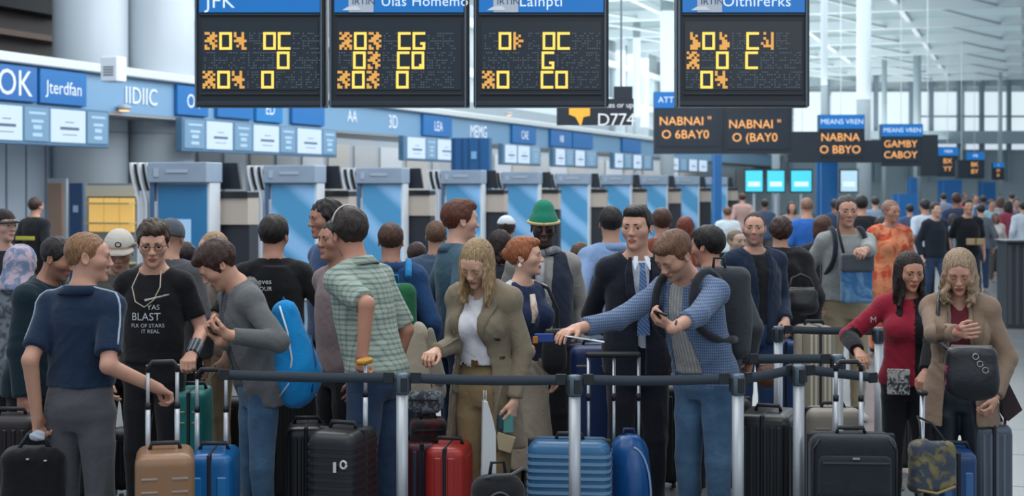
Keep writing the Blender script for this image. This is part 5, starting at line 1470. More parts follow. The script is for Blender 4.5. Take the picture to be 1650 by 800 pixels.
m = P12 = Man(1466, 409, 276, -14, sex='f', wide=.96, head=(20, 12, 0), arms={
    'R': dict(hand=(1392, 572, 282), pole=(-.9, .4, -.5), curl=.5), 'L': dict(hand=(1486, 628, 290), pole=(.8, .6, 0), curl=.85)}, headk=1.06)
def blackside(m, C):
    x = (C-m.upo)[:, 0]; mi = (x > .035).astype(int)
    a = m.arms['R']; v = a['wr']-a['el']; t = ((C-a['el'])@v)/(v@v); d = np.linalg.norm(C-a['el']-np.clip(t, 0, 1)[:, None]*v, axis=1)
    mi[(t > .12) & (d < .07) & (x < -.06*m.H)] = 1
    return mi
RED = cloth('#8d1f33', 'plain', '#a02b40')
r, g = person('long haired dark brunette woman in crimson top half covered by a black cardigan', m, '#b98468', ('long', '#1f1513', dict(length=.40, thick=.010, seed=9, wave=.016, part=.0)), [
    ('top', RED, dict(sleeve=1.95, hem=.50, infl=.022, paint=blackside, mats=[RED, cloth('#0f1014')], hemw=.28, fold=.005, arminf=.024))], BLK, brow='#1c1210', lip='#9a5048', bw=.8)
text_on(g['top'], 'M', .05, m.up((-.125, -.3, .745)), (1, 0, 0), (0, 0, 1), (0, 1, 0), PRW, 'sleeve_print', parent=r)
b = MB(); b.box((0, 0, 0), (.13, .012, .15), .006); o = b.build('printed_pouch', cloth('#b9b9b4', 'patch', '#3a4046', 2.5), r); o.location = Vector(m.up((-.035, -.105, .525)))

m = P13 = Man(1546, 407, 300, -16, sex='f', wide=.96, head=(-2, 24, 0), arms={
    'R': dict(hand=(1556, 534, 318), pole=(-.9, .3, -.9), palm=(0, .9, 0), curl=.4), 'L': dict(hand=(1594, 660, 306), pole=(.8, .6, 0), curl=.7)}, headk=1.05)
r, g = person('wavy blonde woman in taupe coat and leather trousers with a black shoulder bag', m, '#c39076', ('long', '#a38a70', dict(length=.22, thick=.014, seed=12, wave=.030, rad=.021)), [
    ('sweater', cloth('#5a1f2a'), dict(sleeve=0, hem=.56, infl=.016, vneck=.04)),
    ('coat', cloth('#86705f', 'plain', '#96806e'), dict(sleeve=1.96, hem=.41, infl=.030, opening=(.030, .055, .74), skirt=(.215, .16), arminf=.024, fold=.006, collar=(cloth('#7a6556'), dict(h=.03, openf=1, infl=.02))))], mat('leather_trousers', '#1c232c', .38, bump=.3, bscale=10), brow='#6e5640', lip='#9a4f4a', look=True)
for sg in (1, -1): lay_strip(g['coat'], m, [(sg*.042, -.05, .835), (sg*.060, -.08, .79), (sg*.058, -.09, .70), (sg*.060, -.09, .62)], [.010, .030, .026, .010], 'lapel', cloth('#75614f'), r)

# --- left cluster
m = P14 = Man(94, 386, 292, 72, lean=10, wide=1.08, head=(8, 12, 0), arms={'L': dict(loc=(.15, -.06, .50)), 'R': dict(hand=(38, 676, 300), curl=.5)})
person('man in dark teal jacket partly hidden behind the navy polo man', m, '#a87458', ('short', '#1d1816', dict(thick=.009)), [('jacket', cloth('#12242e', 'plain', '#1a303a'), dict(sleeve=1.95, hem=.47, infl=.030, collar=True))], BLK, brow='#1a1412', stub='#8f6450')
m = P15 = Man(192, 375, 272, 22, head=(-10, 20, 0), headk=1.03, wide=.95)
r, g = person('person in white cap with dark emblem behind the navy polo man', m, '#b88a70', ('short', '#6d5f52', dict(thick=.008, low=.02)), [('jacket', cloth('#565551'), dict(sleeve=1.95, hem=.5, infl=.026, collar=True))], BLK, brow='#4a3a30')
cap_hat(m, r, '#b9b4aa', '#a8a298')
m = P16 = Man(36, 398, 255, 150, lean=4, sex='f', wide=1.05, headk=1.05)
r, g = person('woman in pastel marbled headscarf at the left edge', m, '#b98a70', None, [('coat', cloth('#3d4248', 'patch', '#6f7680'), dict(sleeve=1.95, hem=.45, infl=.028))], BLK)
F_ = lambda F, k: (F.cone(m.hp((0, .03, -.02)), m.up((0, .02, .80)), .085, .13, .05), F.cone(m.up((-.07, .02, .81)), m.up((.07, .02, .81)), .06, .06, .05))
head_shell(m, r, 'headscarf', cloth('#6d7f9c', 'patch', '#b7a6b4', 1.3), .016, lambda x, y, z: np.where((y < -.055) & (np.abs(x) < .06), -.08, .5)*1.0, F_)
m = Man(6, 340, 215, 40, head=(20, 0, 0)); r, g = person('traveller under a dark flat cap at the far left edge', m, '#c49a88', ('short', '#2a2422', {}), [('jacket', cloth('#1e2126'), dict(sleeve=1.95, hem=.48, infl=.028))], BLK, brow='#2a2422')
cap_hat(m, r, '#2a2426', emblem=False)
m = Man(58, 319, 122, 160); r, g = person('distant worker with brown hair in black jacket with yellow back strip', m, '#b98a70', ('short', '#3a2620', {}), [('jacket', cloth('#14161b'), dict(sleeve=1.95, hem=.5, infl=.03))], BLK)
b = MB(); b.box(m.up((0, .115, .70)), (.30, .012, .05), .004); b.build('reflective_strip', mat('hi_vis', '#b8b040', .5), r)
m = Man(276, 356, 255, 175, head=(0, 10, 0)); r, g = person('grey beanie wearer in a grey top behind the man with glasses', m, '#b98a70', None, [('hoodie', cloth('#4a4c50'), dict(sleeve=1.95, hem=.5, infl=.028))], BLK)
head_shell(m, r, 'beanie', cloth('#4a5058'), .012, lambda x, y, z: z-.002+.2*0)
m = Man(300, 392, 232, 170); person('dark red clad traveller almost hidden behind the grey beanie', m, '#9a6a58', ('short', '#2a1a1c', {}), [('sweater', cloth('#5a2a30'), dict(sleeve=1.95, hem=.5))], BLK)
m = P19 = Man(343, 375, 244, -70, head=(0, 15, 0)); person('man with cropped sandy hair and a beige shirt behind the grey jacket man', m, '#c39a82', ('short', '#a58468', dict(thick=.003)), [('shirt', cloth('#82776c'), dict(sleeve=.9, hem=.5, infl=.022))], KHK, brow='#8a6a50')
m = P20 = Man(442, 349, 262, 195, wide=1.1, head=(-25, 5, 0), arms={'R': dict(loc=(-.20, -.14, .60), curl=.5), 'L': dict(loc=(.19, -.14, .60), curl=.5)}, headk=1.04)
r, g = person('man seen from behind in black T-shirt with small white print across the shoulders', m, '#b17c62', ('short', '#231d1b', dict(thick=.012, top=.006)), [('t_shirt', cloth('#101114'), dict(sleeve=.95, hem=.52, infl=.024, arminf=.026))], BLK)
text_on(g['t_shirt'], 'Jeeves', .045, m.up((.045, .3, .775)), (-1, 0, 0), (0, 0, 1), (0, -1, 0), PRW, 'shirt_print', parent=r)
text_on(g['t_shirt'], 'TOUR', .036, m.up((.040, .3, .75)), (-1, 0, 0), (0, 0, 1), (0, -1, 0), PRW, 'shirt_print', parent=r)
m = P21 = Man(524, 324, 246, -60, head=(0, 5, 0)); r, g = person('tall man in dark cap and denim jacket behind the plaid shirt man', m, '#a8765e', ('short', '#1f1b1a', dict(thick=.014, curly=1)), [('denim_jacket', cloth('#2c4260', 'denim', '#48618a'), dict(sleeve=1.95, hem=.5, infl=.028, collar=True))], BLK, brow='#1d1715')
m = P21b = Man(540, 356, 281, -50, wide=.9); person('person in faded mauve T-shirt between the two dark haired men', m, '#a8765e', ('short', '#2a201c', {}), [('t_shirt', cloth('#7c6c6c'), dict(sleeve=.9, hem=.5, infl=.022))], BLK, brow='#2a201c')
m = P22 = Man(630, 361, 256, 190, wide=1.0, head=(-10, 5, 0)); person('short brown haired boy in blue jacket with a green backpack', m, '#a8765e', ('short', '#4a3024', dict(thick=.008)), [('jacket', cloth('#1c3c62', 'plain', '#2a5080'), dict(sleeve=1.95, hem=.48, infl=.034, fold=.006, collar=True))], NVDEN)
backpack(m, 'green backpack worn by the boy in the blue jacket', '#1d5c3c', '#1a7048', (.14, .085, .30), back=.20, z=.61, strapcol='#1f7cb4', x=0.0)
m = P23 = Man(703, 357, 222, 178); person('sandy haired traveller in slate shirt left of the tall auburn man', m, '#b08468', ('short', '#6a4c38', dict(thick=.006)), [('shirt', cloth('#3e5268'), dict(sleeve=1.9, hem=.5, infl=.026))], BLK)
m = Man(672, 392, 215, 175); person('traveller in dark blue hoodie between the boy and the slate shirt', m, '#b08468', ('short', '#3a2a24', {}), [('hoodie', cloth('#1c2c4c'), dict(sleeve=1.9, hem=.5, infl=.028))], BLK)
m = P24 = Man(742, 324, 248, 112, wide=1.0, head=(0, 2, 0), headk=1.08); person('tall auburn haired man in teal denim jacket facing right', m, '#cf9e86', ('short', '#5c2e1e', dict(thick=.010, top=.012)), [('denim_jacket', cloth('#33505f', 'denim', '#4d6c7c'), dict(sleeve=1.95, hem=.5, infl=.028, collar=True))], NVDEN, brow='#5c2e1e')
m = P26 = Man(876, 338, 250, 8, head=(-8, 8, 0), wide=1.05); r, g = person('man in tall green hat with dark glasses and grey scarf', m, '#4a3026', ('short', '#141110', dict(thick=.005)), [
    ('sweatshirt', cloth('#8f8d88'), dict(sleeve=1.95, hem=.5, infl=.024)), ('padded_vest', cloth('#232b3c'), dict(sleeve=0, hem=.50, infl=.036, opening=(.030, .02, .72)))], BLK, brow='#141110', stub='#2c1d18', lip='#6a4038')
hat = head_shell(m, r, 'green_hat', cloth('#1f7a60', 'plain', '#2c8c70'), .016, lambda x, y, z: z-.036, lambda F, k: F.ell(m.hp((0, .02, .12)), (.062*k, .07*k, .055*k), m.RH, .03))
b = MB(); b.tube([m.hp((.096*math.sin(t), .014-.108*math.cos(t), .036)) for t in np.linspace(0, 6.28, 24)], .010*m.hk, 8); b.build('hat_band', cloth('#b9a878'), r)
for sg in (1, -1):
    b = MB(); b.box(m.hp((sg*.033, -.100, .002)), (.042, .010, .030), .010); b.build('sunglass_lens', mat('lens_black', '#08080a', .1), r)
b = MB(); b.tube([m.up((.052*math.sin(t), .004-.050*math.cos(t), .838+.01*math.sin(2*t))) for t in np.linspace(0, 6.28, 20)], .026, 8); b.build('scarf', cloth('#7d7f82', 'patch', '#a9aaac'), r)
b = MB(); b.tube([m.up((-.02, -.062, .82)), m.up((-.028, -.095, .76)), m.up((-.03, -.10, .70))], [.026, .030, .028], 8); b.build('scarf_end', cloth('#7d7f82', 'patch', '#a9aaac'), r)
m = Man(936, 392, 212, 160, wide=1.05); person('traveller in mottled khaki jacket between the green hat and the pale blue shirt', m, '#b98a70', ('short', '#5a4430', {}), [('jacket', cloth('#5f553c', 'patch', '#8a7a58'), dict(sleeve=1.9, hem=.48, infl=.03))], KHK)
m = Man(816, 350, 182, 175); r, g = person('person in white cap far behind the red haired woman', m, '#b98a70', ('short', '#3a2c26', {}), [('shirt', cloth('#9fb4cc'), dict(sleeve=1.5, hem=.5))], BLK)
cap_hat(m, r, '#c4ccd2', emblem=False)
m = P27 = Man(806, 374, 225, 170, sex='f'); person('dark curly haired woman behind the blonde in the trench coat', m, '#b98a70', ('long', '#2b1c1a', dict(length=.14, thick=.018, wave=.02, seed=21)), [('jacket', cloth('#2a2c33'), dict(sleeve=1.9, hem=.5, infl=.026))], BLK)
m = P28 = Man(984, 334, 226, 200, wide=1.08, head=(-20, 0, 0), arms={'R': dict(loc=(-.17, -.05, .55)), 'L': dict(loc=(.17, -.06, .55))}); person('man in pale blue shirt with rolled sleeves seen from behind', m, '#b98a70', ('short', '#231d1c', dict(thick=.008)), [('shirt', cloth('#7f9bc4', 'plain', '#93acd0'), dict(sleeve=1.5, hem=.5, infl=.028, collar=True, arminf=.026))], cloth('#9fb4d2'))
m = Man(1066, 337, 188, 185); person('brown haired traveller with rust sweater behind the suited man', m, '#b98a70', ('short', '#4a2c22', dict(thick=.012)), [('sweater', cloth('#7a3c2c'), dict(sleeve=1.9, hem=.5, infl=.026))], BLK)
m = Man(1104, 350, 172, 180, sex='f'); person('ginger haired woman in rust coloured coat in the middle distance', m, '#b98a70', ('long', '#6e3020', dict(length=.16)), [('coat', cloth('#7c3a28'), dict(sleeve=1.9, hem=.42, infl=.03, skirt=(.2, .16)))], BLK)
m = P9 = Man(1140, 367, 258, 185, head=(45, 8, 0), headk=1.08); person('black haired person in grey coat right behind the patterned shirt man', m, '#b98066', ('short', '#15120f', dict(thick=.014, top=.006)), [('coat', cloth('#3b3f44'), dict(sleeve=1.95, hem=.46, infl=.03, collar=True))], BLK, brow='#15120f')
m = Man(1187, 371, 186, 30, wide=.9); person('pale young traveller between the black haired person and the navy blazer', m, '#bfa08e', ('short', '#7a6a58', dict(thick=.005)), [('shirt', cloth('#6a7a6c'), dict(sleeve=1.9, hem=.5))], BLK, brow='#6a5a48')
m = P10 = Man(1216, 343, 223, 18, wide=1.12, head=(-30, 0, 0), arms={'R': dict(loc=(-.07, -.12, .555), palm=(0, 1, 0), curl=.5), 'L': dict(loc=(.08, -.12, .54), palm=(0, 1, 0), curl=.5)}, headk=1.02)
r, g = person('balding bearded man in navy blazer over black shirt looking left', m, '#c6957c', ('short', '#3a2c26', dict(thick=.003, recede=.018)), [
    ('shirt', cloth('#14161a'), dict(sleeve=0, hem=.54, infl=.014)), ('blazer', cloth('#1d2a3e', 'plain', '#243349'), dict(sleeve=1.95, hem=.46, infl=.030, opening=(.034, .02, .66), arminf=.026, fold=.005))], cloth('#22385a', 'denim', '#33507a'), brow='#2c201b', stub='#a17a66')
for sg in (1, -1): lay_strip(g['blazer'], m, [(sg*.046, -.05, .835), (sg*.056, -.08, .79), (sg*.046, -.09, .73), (sg*.030, -.09, .665)], [.010, .026, .022, .005], 'lapel', cloth('#182437'), r)
m = P11 = Man(1364, 317, 193, 4, wide=1.08, head=(-2, 2, 0), arms={'R': dict(loc=(-.150, -.05, .50), curl=.5), 'L': dict(hand=(1390, 404, 203), pole=(.9, .3, -.8), palm=(0, .6, -.5), curl=.7)}, headk=1.05)
r, g = person('man in pale grey pullover and khaki trousers with dark backpack straps', m, '#bd8c74', ('short', '#3a2e29', dict(thick=.006)), [
    ('pullover', cloth('#8d9291', 'plain', '#9a9f9e'), dict(sleeve=1.60, hem=.53, infl=.026, arminf=.026, fold=.005))], cloth('#94866e', 'plain', '#a0937c'), brow='#2f2521', shoe='#b8b4ac')
backpack(m, 'dark backpack on the man in the pale grey pullover', '#1d2430', None, (.15, .08, .24), back=.21, z=.70, strapcol='#1f2733')
e = empty('tote_bag', m.world(m.up((-.005, -.17, .565))), m.hd, 'blue and grey tote held before the man in the grey pullover', 'bag')
field_obj('bag_body', [('rbox', (0, 0, .13), (.13, .05, .19), .03)], .013, cloth('#3d6c9c', 'patch', '#6c93b4', .5), e, .004, 2)
field_obj('top_flap', [('rbox', (0, -.01, .27), (.135, .058, .075), .02)], .013, cloth('#4b5158'), e, .002, 5)
b = MB(); b.tube([(-.10, 0, .33), (-.13, .08, .55), (-.10, .16, .68)], .012, 6); b.build('strap', mat('strap_dark', '#23272d', .6), e)
m = P31 = Man(1258, 352, 200, 175, wide=1.1, headk=1.04); person('brown haired person in black padded jacket seen from behind', m, '#b98a70', ('short', '#3d2620', dict(thick=.018, low=.02, curly=.6)), [('padded_jacket', cloth('#17181c'), dict(sleeve=1.95, hem=.50, infl=.050, fold=.010))], BLK)
m = Man(1326, 350, 172, 165, sex='f'); person('auburn haired woman half hidden behind the grey pullover man', m, '#b98a70', ('long', '#4f3226', dict(length=.12, thick=.02)), [('jacket', cloth('#1c2028'), dict(sleeve=1.9, hem=.5, infl=.03))], BLK)
m = Man(1300, 319, 128, 175); person('bald person in bright blue T-shirt walking in the middle distance', m, '#b98a70', ('short', '#8a6a58', dict(thick=.001)), [('t_shirt', cloth('#2358a0'), dict(sleeve=.9, hem=.5, infl=.024))], BLK)
m = Man(1388, 316, 122, 170, wide=1.1); person('dark coated traveller just behind the grey pullover man\'s shoulder', m, '#b98a70', ('short', '#241e1c', {}), [('coat', cloth('#16191f'), dict(sleeve=1.9, hem=.45, infl=.03))], BLK)
m = P34 = Man(1436, 324, 148, 20, sex='f', wide=1.25, head=(10, 5, 0), arms={'L': dict(loc=(.08, -.15, .66), curl=.4)}); person('woman in orange red draped dress and sash in the middle distance', m, '#a87a62', ('short', '#8c6a5c', dict(thick=.008)), [('dress', cloth('#b0452c', 'patch', '#c9805c', .6), dict(sleeve=1.3, hem=.10, infl=.030, skirt=(.22, .20), fold=.008))], cloth('#8a3a28'))
r = bpy.data.objects[m and 'person' or 'person'] if False else None
m = Man(1420, 350, 142, 180); person('traveller in grey striped coat beside the orange dressed woman', m, '#a87a62', ('short', '#2a2422', {}), [('coat', cloth('#4c3a38'), dict(sleeve=1.9, hem=.45, infl=.03))], BLK)

# --- distant crowd down the aisle
CR = [(1490, 322, 100, 190, '#b9c6d4', '#2c2a2c', 'short', 'man in pale shirt walking away, left of the dark suited man'),
      (1508, 327, 104, 20, '#16202a', '#3a2c28', 'short', 'man in dark suit walking toward the camera in the distance'),
      (1541, 312, 92, 170, '#2a3450', '#4a2c28', 'short', 'brown haired traveller in navy between the two dark dressed men'),
      (1560, 322, 103, 0, '#10151c', '#1a1614', 'short', 'wide shouldered man in black holding a tan parcel'),
      (1580, 330, 88, 180, '#5a606a', '#2a2624', 'short', 'traveller in grey behind the man in black'),
      (1535, 345, 96, 200, '#7a8aa0', '#3a3230', 'long', 'woman in blue grey in front of the navy traveller'),
      (1598, 322, 74, 10, '#8fb4c0', '#3a302c', 'short', 'far traveller in pale turquoise near the barrier'),
      (1612, 318, 70, 180, '#a08a8c', '#5a3c34', 'long', 'far woman in dusty pink near the right edge'),
      (1624, 324, 78, 190, '#8c3c4c', '#2c2422', 'long', 'far woman in crimson near the right edge'),
      (1638, 320, 72, 0, '#54708c', '#3c302c', 'short', 'far man in steel blue near the right edge'),
      (1648, 326, 82, 180, '#b8c2cc', '#2c2826', 'short', 'far man in white cut by the right edge'),
      (1584, 316, 64, 180, '#3c5a80', '#2c2826', 'short', 'tiny far traveller in blue above the man in black'),
      (1572, 314, 60, 0, '#9aa4ac', '#4c3c34', 'short', 'tiny far traveller in silver grey'),
      (1520, 312, 62, 180, '#6c7c94', '#2c2826', 'short', 'tiny far traveller in slate above the dark suit'),
      (1604, 344, 80, 0, '#c0b8b0', '#4c3c34', 'long', 'far woman in cream walking toward the camera'),
      (1466, 330, 84, 180, '#46506a', '#2c2826', 'short', 'far traveller in indigo right of the orange dress'),
      (1410, 318, 80, 180, '#7c8ea0', '#3c2c28', 'short', 'far traveller in grey blue above the striped coat'),
      (1232, 322, 76, 180, '#3c4c64', '#2c2422', 'short', 'far traveller in dusk blue between the screens and the blazer'),
      (1276, 326, 84, 0, '#8a7c78', '#3c302c', 'long', 'far woman in taupe left of the blue T-shirt'),
      (1196, 312, 66, 180, '#a88880', '#4c2c28', 'short', 'far traveller in dusty rose left of the cyan screens'),
      (1345, 322, 88, 180, '#2c3c54', '#2c2624', 'short', 'far traveller in navy left of the pullover man\'s head'),
      (1172, 334, 92, 180, '#b8c4c8', '#6c4c3c', 'short', 'far traveller in white by the slim blue pylon'),
      (1630, 312, 56, 180, '#4c8ca0', '#3c302c', 'short', 'tiniest far traveller in teal at the right edge'),
      (1556, 312, 58, 0, '#a0504c', '#3c302c', 'short', 'tiny far traveller in faded red')]
for i, (px, top, s, hd, c, hc, st, lb) in enumerate(CR):
    m = Man(px, top, s, hd, sex='f' if st == 'long' else 'm', wide=1.05)
    person(lb, m, ('#b98a70', '#c49a82', '#8a5c48')[i % 3], (st, hc, dict(length=.16) if st == 'long' else {}), [('jacket', cloth(c), dict(sleeve=1.9 if i % 3 else .9, hem=.49, infl=.028, fold=.004))], cloth(('#1c2028', '#2c3c58', '#4c4844')[i % 3]), group='travellers far down the aisle', fwd=(.12, -.10) if i % 2 else (0, 0))
    if px == 1560:
        e = empty('parcel', m.world(m.up((.02, -.14, .62))), 0, 'tan parcel held by the man in black far down the aisle', 'parcel'); b = MB(); b.box((0, 0, 0), (.26, .08, .10), .01); b.build('wrapping', mat('parcel_tan', '#a08a68', .6), e)
        b = MB(); b.box((0, -.042, 0), (.03, .004, .10)); b.build('tape', mat('parcel_tape', '#6c5a40', .5), e)
# ------------------------------------------------------------------ barriers
POSTS = [(648, 602, 332, 'front barrier post between the plaid shirt man and the blonde in the trench coat'), (926, 605, 332, 'front barrier post before the blue ribbed suitcase'),
         (1189, 603, 332, 'front barrier post right of the man in jeans'), (1350, 572, 300, 'barrier post rising behind the black soft suitcase'),
         (1254, 526, 248, 'rear barrier post in front of the navy blazer man'), (1287, 589, 318, 'dark steel barrier post left of the black soft suitcase'), (1416, 528, 250, 'barrier post hidden behind the woman in crimson')]
PO = [stanchion(*p) for p in POSTS]
def hp_(i, dz=-.052): px, top, s, _ = POSTS[i]; p = at(px, top, s); return Vector((p.x, p.y, p.z+dz+.03))
def off(v, dx, dy=0): return Vector((v.x+dx, v.y+dy, v.z))
left_end = at(352, 606, 326)
strap_belt(off(hp_(0), -.036), (left_end.x, left_end.y, hp_(0).z), 'front belt running left from the first post across the blue backpack', .006)
strap_belt(off(hp_(0), .036), off(hp_(1), -.036), 'front belt before the blonde woman in the trench coat', .008)
strap_belt(off(hp_(1), .036), off(hp_(2), -.036), 'front belt across the jeans of the patterned shirt man', .008)
q = at(1205, 577, 300)
strap_belt(off(hp_(3), -.036), (q.x, q.y, hp_(3).z), 'belt running left from the post behind the black soft suitcase', .0)
q = at(1414, 610, 310)
strap_belt(off(hp_(5), .036), (q.x, q.y, q.z), 'belt sloping from the dark steel post to the woman in crimson', .0)
strap_belt(off(hp_(5), -.036), off(hp_(2), .036), 'short belt between the two posts right of the jeans', .004)
strap_belt(off(hp_(4), .036), off(hp_(6), -.036), 'rear belt passing before the khaki trousers', .004)

# ------------------------------------------------------------------ luggage
suitcase(266, 724, 345, .27, .34, '#8f6b4e', 'tan hard suitcase in front of the man in the navy polo', 'plain', rot=.22, grip=592, poles=(-.08, .055), rough=.3, col2='#9a765a', band=False)
suitcase(345, 724, 322, .225, .36, '#0d5f9c', 'bright blue hard suitcase standing beside the tan one', 'halves', rot=.06, grip=604, poles=(-.10, .045), col2='#1a6fae', rough=.25)
suitcase(312, 626, 285, .17, .36, '#14706c', 'teal suitcase behind the bright blue one', 'plain', rot=.05, grip=None, rough=.45)
suitcase(495, 682, 296, .21, .34, '#17181b', 'small black suitcase left of the large black one', 'ribv', rot=.1, grip=None, rough=.35, ribs=4)
suitcase(553, 690, 328, .245, .34, '#1a1b1f', 'large black ribbed suitcase with white stickers and yellow grip', 'ribh', rot=-.30, grip=585, poles=(.075,), gripcol='#c48a1e', rough=.4, ribs=16, col2='#1d1f24')
p = at(571, 735, 316)
cst = at(553, 690, 328); cst = Vector((cst.x, cst.y, 0))+Matrix.Rotation(-.30, 3, 'Z')@Vector((.035, -.181, .60))
e = empty('luggage_sticker', cst, -.3, 'white luggage stickers on the large black suitcase', 'sticker', None)
b = MB(); b.box((0, .0, 0), (.016, .003, .05)); b.build('sticker_strip', mat('sticker_white', '#c9c9c8', .5), e); b = MB(); b.tube([(.045+.015*math.cos(t), 0, .015+.018*math.sin(t)) for t in np.linspace(0, 6.28, 12)], .006, 5); b.build('sticker_ring', mat('sticker_white', '#c9c9c8', .5), e)
suitcase(677, 708, 288, .17, .32, '#4a1220', 'dark red suitcase wedged behind the front post', 'ribv', rot=.12, rough=.4, ribs=3, col2='#3d5068')
suitcase(724, 715, 306, .205, .32, '#a52c26', 'bright red suitcase with black zip and round badge', 'ribv', rot=-.12, rough=.35, ribs=2)
def small_case(px, bot, s, w, h, d, col, label, col2='#2a2d31', rot=0.0):
    p = at(px, bot, s); e = empty('travel_bag', p, rot, label, 'bag', 'bags piled on the suitcases')
    field_obj('bag_body', [('rbox', (0, 0, h/2), (w/2, d/2, h/2), .03)], .011, cloth(*col) if isinstance(col, tuple) else cloth(col), e, .003, int(px))
    b = MB(); b.tube([(-w*.22, -d*.1, h-.01), (-w*.18, -d*.1, h+.03), (w*.18, -d*.1, h+.03), (w*.22, -d*.1, h-.01)], .008, 6); b.build('carry_handle', mat('handle_black', '#17191d', .5), e)
    b = MB(); b.box((0, -d/2-.002, h*.62), (w*.84, .008, .010)); b.build('zip', mat('zip_dark', col2, .5), e)
    return e
small_case(690, 713, 287, .20, .135, .20, ('#2c2d31', 'patch', '#5a2a2c'), 'dark grey bag with reddish patch lying on the dark red suitcase', rot=.1)
small_case(686, 664, 285, .19, .125, .18, ('#4a5058', 'patch', '#8a949c', 3), 'grey patterned bag on top of the luggage pile', rot=-.1)
# cream coat draped over the pile
p = at(676, 512, 283); e = empty('draped_coat', (p.x, p.y, 0.80), .1, 'cream coat hanging between the green backpack and the trench coat', 'coat')
field_obj('coat_cloth', [('cone', (0, 0, .34), (-.01, 0, 0), .035, .12, .02), ('cone', (.01, 0, .30), (.07, 0, -.02), .04, .085, .04), ('cone', (-.01, 0, .30), (-.09, 0, -.05), .04, .08, .04)], .012, cloth('#a59c8a', 'plain', '#b2aa98'), e, .008, 3)
field_obj('coat_fold', [('cone', (.06, -.06, .33), (.10, -.05, .06), .022, .05, .02)], .012, cloth('#8f8a7c'), e, .004, 6)
# rust red glove or fruit in the blonde woman's hand
a = P5.arms['R']; e = empty('apple', P5.world(a['wr']+a['d']*.08+a['n']*.035), 0, 'small rust red apple in the hand of the blonde in the trench coat', 'fruit')
b = MB(); b.lathe([(.004, -.032), (.022, -.030), (.036, -.010), (.036, .010), (.024, .030), (.006, .026)], n=16); b.build('flesh', mat('apple_red', '#963a26', .4, vary=.2, bscale=60), e)
b = MB(); b.tube([(0, 0, .026), (.004, 0, .044)], .003, 5); b.build('stalk', mat('stalk', '#4a3424', .6), e)
# blue ribbed suitcase group
suitcase(918, 708, 314, .42, .26, '#2c658e', 'steel blue suitcase with pale horizontal ribs behind the centre post', 'ribh', rot=-.10, grip=None, col2='#6f8fae', rough=.3, ribs=14)
e = empty('round_backpack', at(1012, 800, 306).xy.to_3d(), .0, 'glossy royal blue round backpack beside the ribbed suitcase', 'backpack'); e.location.z = 0
field_obj('bag_body', [('rbox', (0, 0, .34), (.095, .10, .30), .09), ('ell', (.02, -.02, .34), (.105, .13, .30), None, .04)], .011, mat('glossy_blue', '#124f8a', .3, bump=.1, bscale=20), e, .003, 8)
b = MB(); b.tube([(.095*math.cos(t)+.015, -.105, .34+.25*math.sin(t)) for t in np.linspace(-1.5, 1.5, 16)], .006, 6); b.build('zip', mat('zip_pale', '#8fa8c8', .4), e)
b = MB(); b.box((.05, -.14, .30), (.05, .012, .02), .004, Matrix.Rotation(.5, 3, 'Y')); b.build('badge', mat('badge_pale', '#b8cce4', .3), e)
b = MB(); b.tube([(-.03, 0, .62), (-.02, 0, .67), (.03, 0, .67), (.04, 0, .62)], .009, 6); b.build('top_loop', mat('glossy_navy', '#0c2c5c', .4), e)
suitcase(958, 556, 268, .30, .30, '#0e2c5c', 'tall navy suitcase behind the centre post', 'plain', rot=0, grip=None, rough=.5)
for px, g0, s, lb in ((948, 700, 300, 'steel trolley frame behind the ribbed suitcase'),):
    p = at(988, 300, s); e = empty('luggage_cart', (p.x, p.y, 0), 0, lb, 'trolley')
    for q in (948, 989, 1029):
        b = MB(); b.tube([((q-988)/s, 0, .1), ((q-988)/s, 0, CAM_Z-(574-300)/s)], .009, 10); pl = b.build('pole', mat('pole_alu', '#aab0b6', .25, .8), e)
        b = MB(); b.lathe([(.013, -.02), (.013, .02)], ((q-988)/s, 0, CAM_Z-(640-300)/s), 10); b.build('pole_collar', mat('handle_black', '#17191d', .5), pl)
    b = MB(); b.box((0, 0, CAM_Z-(572-300)/s), (.30, .035, .03), .01); b.build('grip', mat('handle_black', '#17191d', .5), e)
    b = MB(); b.box((0, 0, .06), (.34, .2, .03), .01); b.build('foot_plate', mat('handle_black', '#17191d', .5), e)
# black backpack on the floor
e = empty('floor_backpack', (at(802, 300, 338).x, at(802, 300, 338).y, 0), .1, 'black rounded backpack standing before the blonde woman', 'backpack')
field_obj('bag_body', [('rbox', (0, 0, .29), (.13, .09, .285), .08), ('ell', (0, -.03, .27), (.135, .12, .27), None, .05)], .011, BLK, e, .004, 9)
b = MB(); b.tube([(.10*math.cos(t), -.115, .30+.21*math.sin(t)) for t in np.linspace(0, 3.14, 18)], .006, 6); b.build('zip', mat('zip_grey2', '#44474c', .4), e)
b = MB(); b.tube([(-.04, 0, .56), (-.03, 0, .63), (.03, .01, .63), (.04, 0, .56)], .010, 6); b.build('top_loop', BLK, e)
b = MB(); b.tube([(-.09, -.02, .555), (-.02, -.08, .585), (.06, -.05, .58), (.12, 0, .60)], .009, 6); b.build('strap', mat('strap_grey', '#54565a', .6), e)
p = at(783, 745, 330); p.z = 0; e = empty('paper_bag', p, .1, 'slim white paper bag edge beside the trench coat', 'bag')
b = MB(); b.prism([(-.03, 0), (.05, 0), (.045, .75), (.030, .82), (.005, .90), (-.015, .90), (-.018, .75)], -.04, .04); b.build('paper', mat('white_paper', '#c4c6c6', .6), e)
b = MB(); b.tube([(-.012, 0, .90), (-.01, 0, .95), (.0, 0, .95), (.002, 0, .90)], .004, 5); b.build('handle_cord', mat('cord_white', '#b0b0ae', .6), e)
a = P5.arms['L']; e = empty('passport_pouch', P5.world(a['wr']+a['d']*.13), 0, 'teal pouch with beige tag hanging from the blonde woman\'s hand', 'pouch')
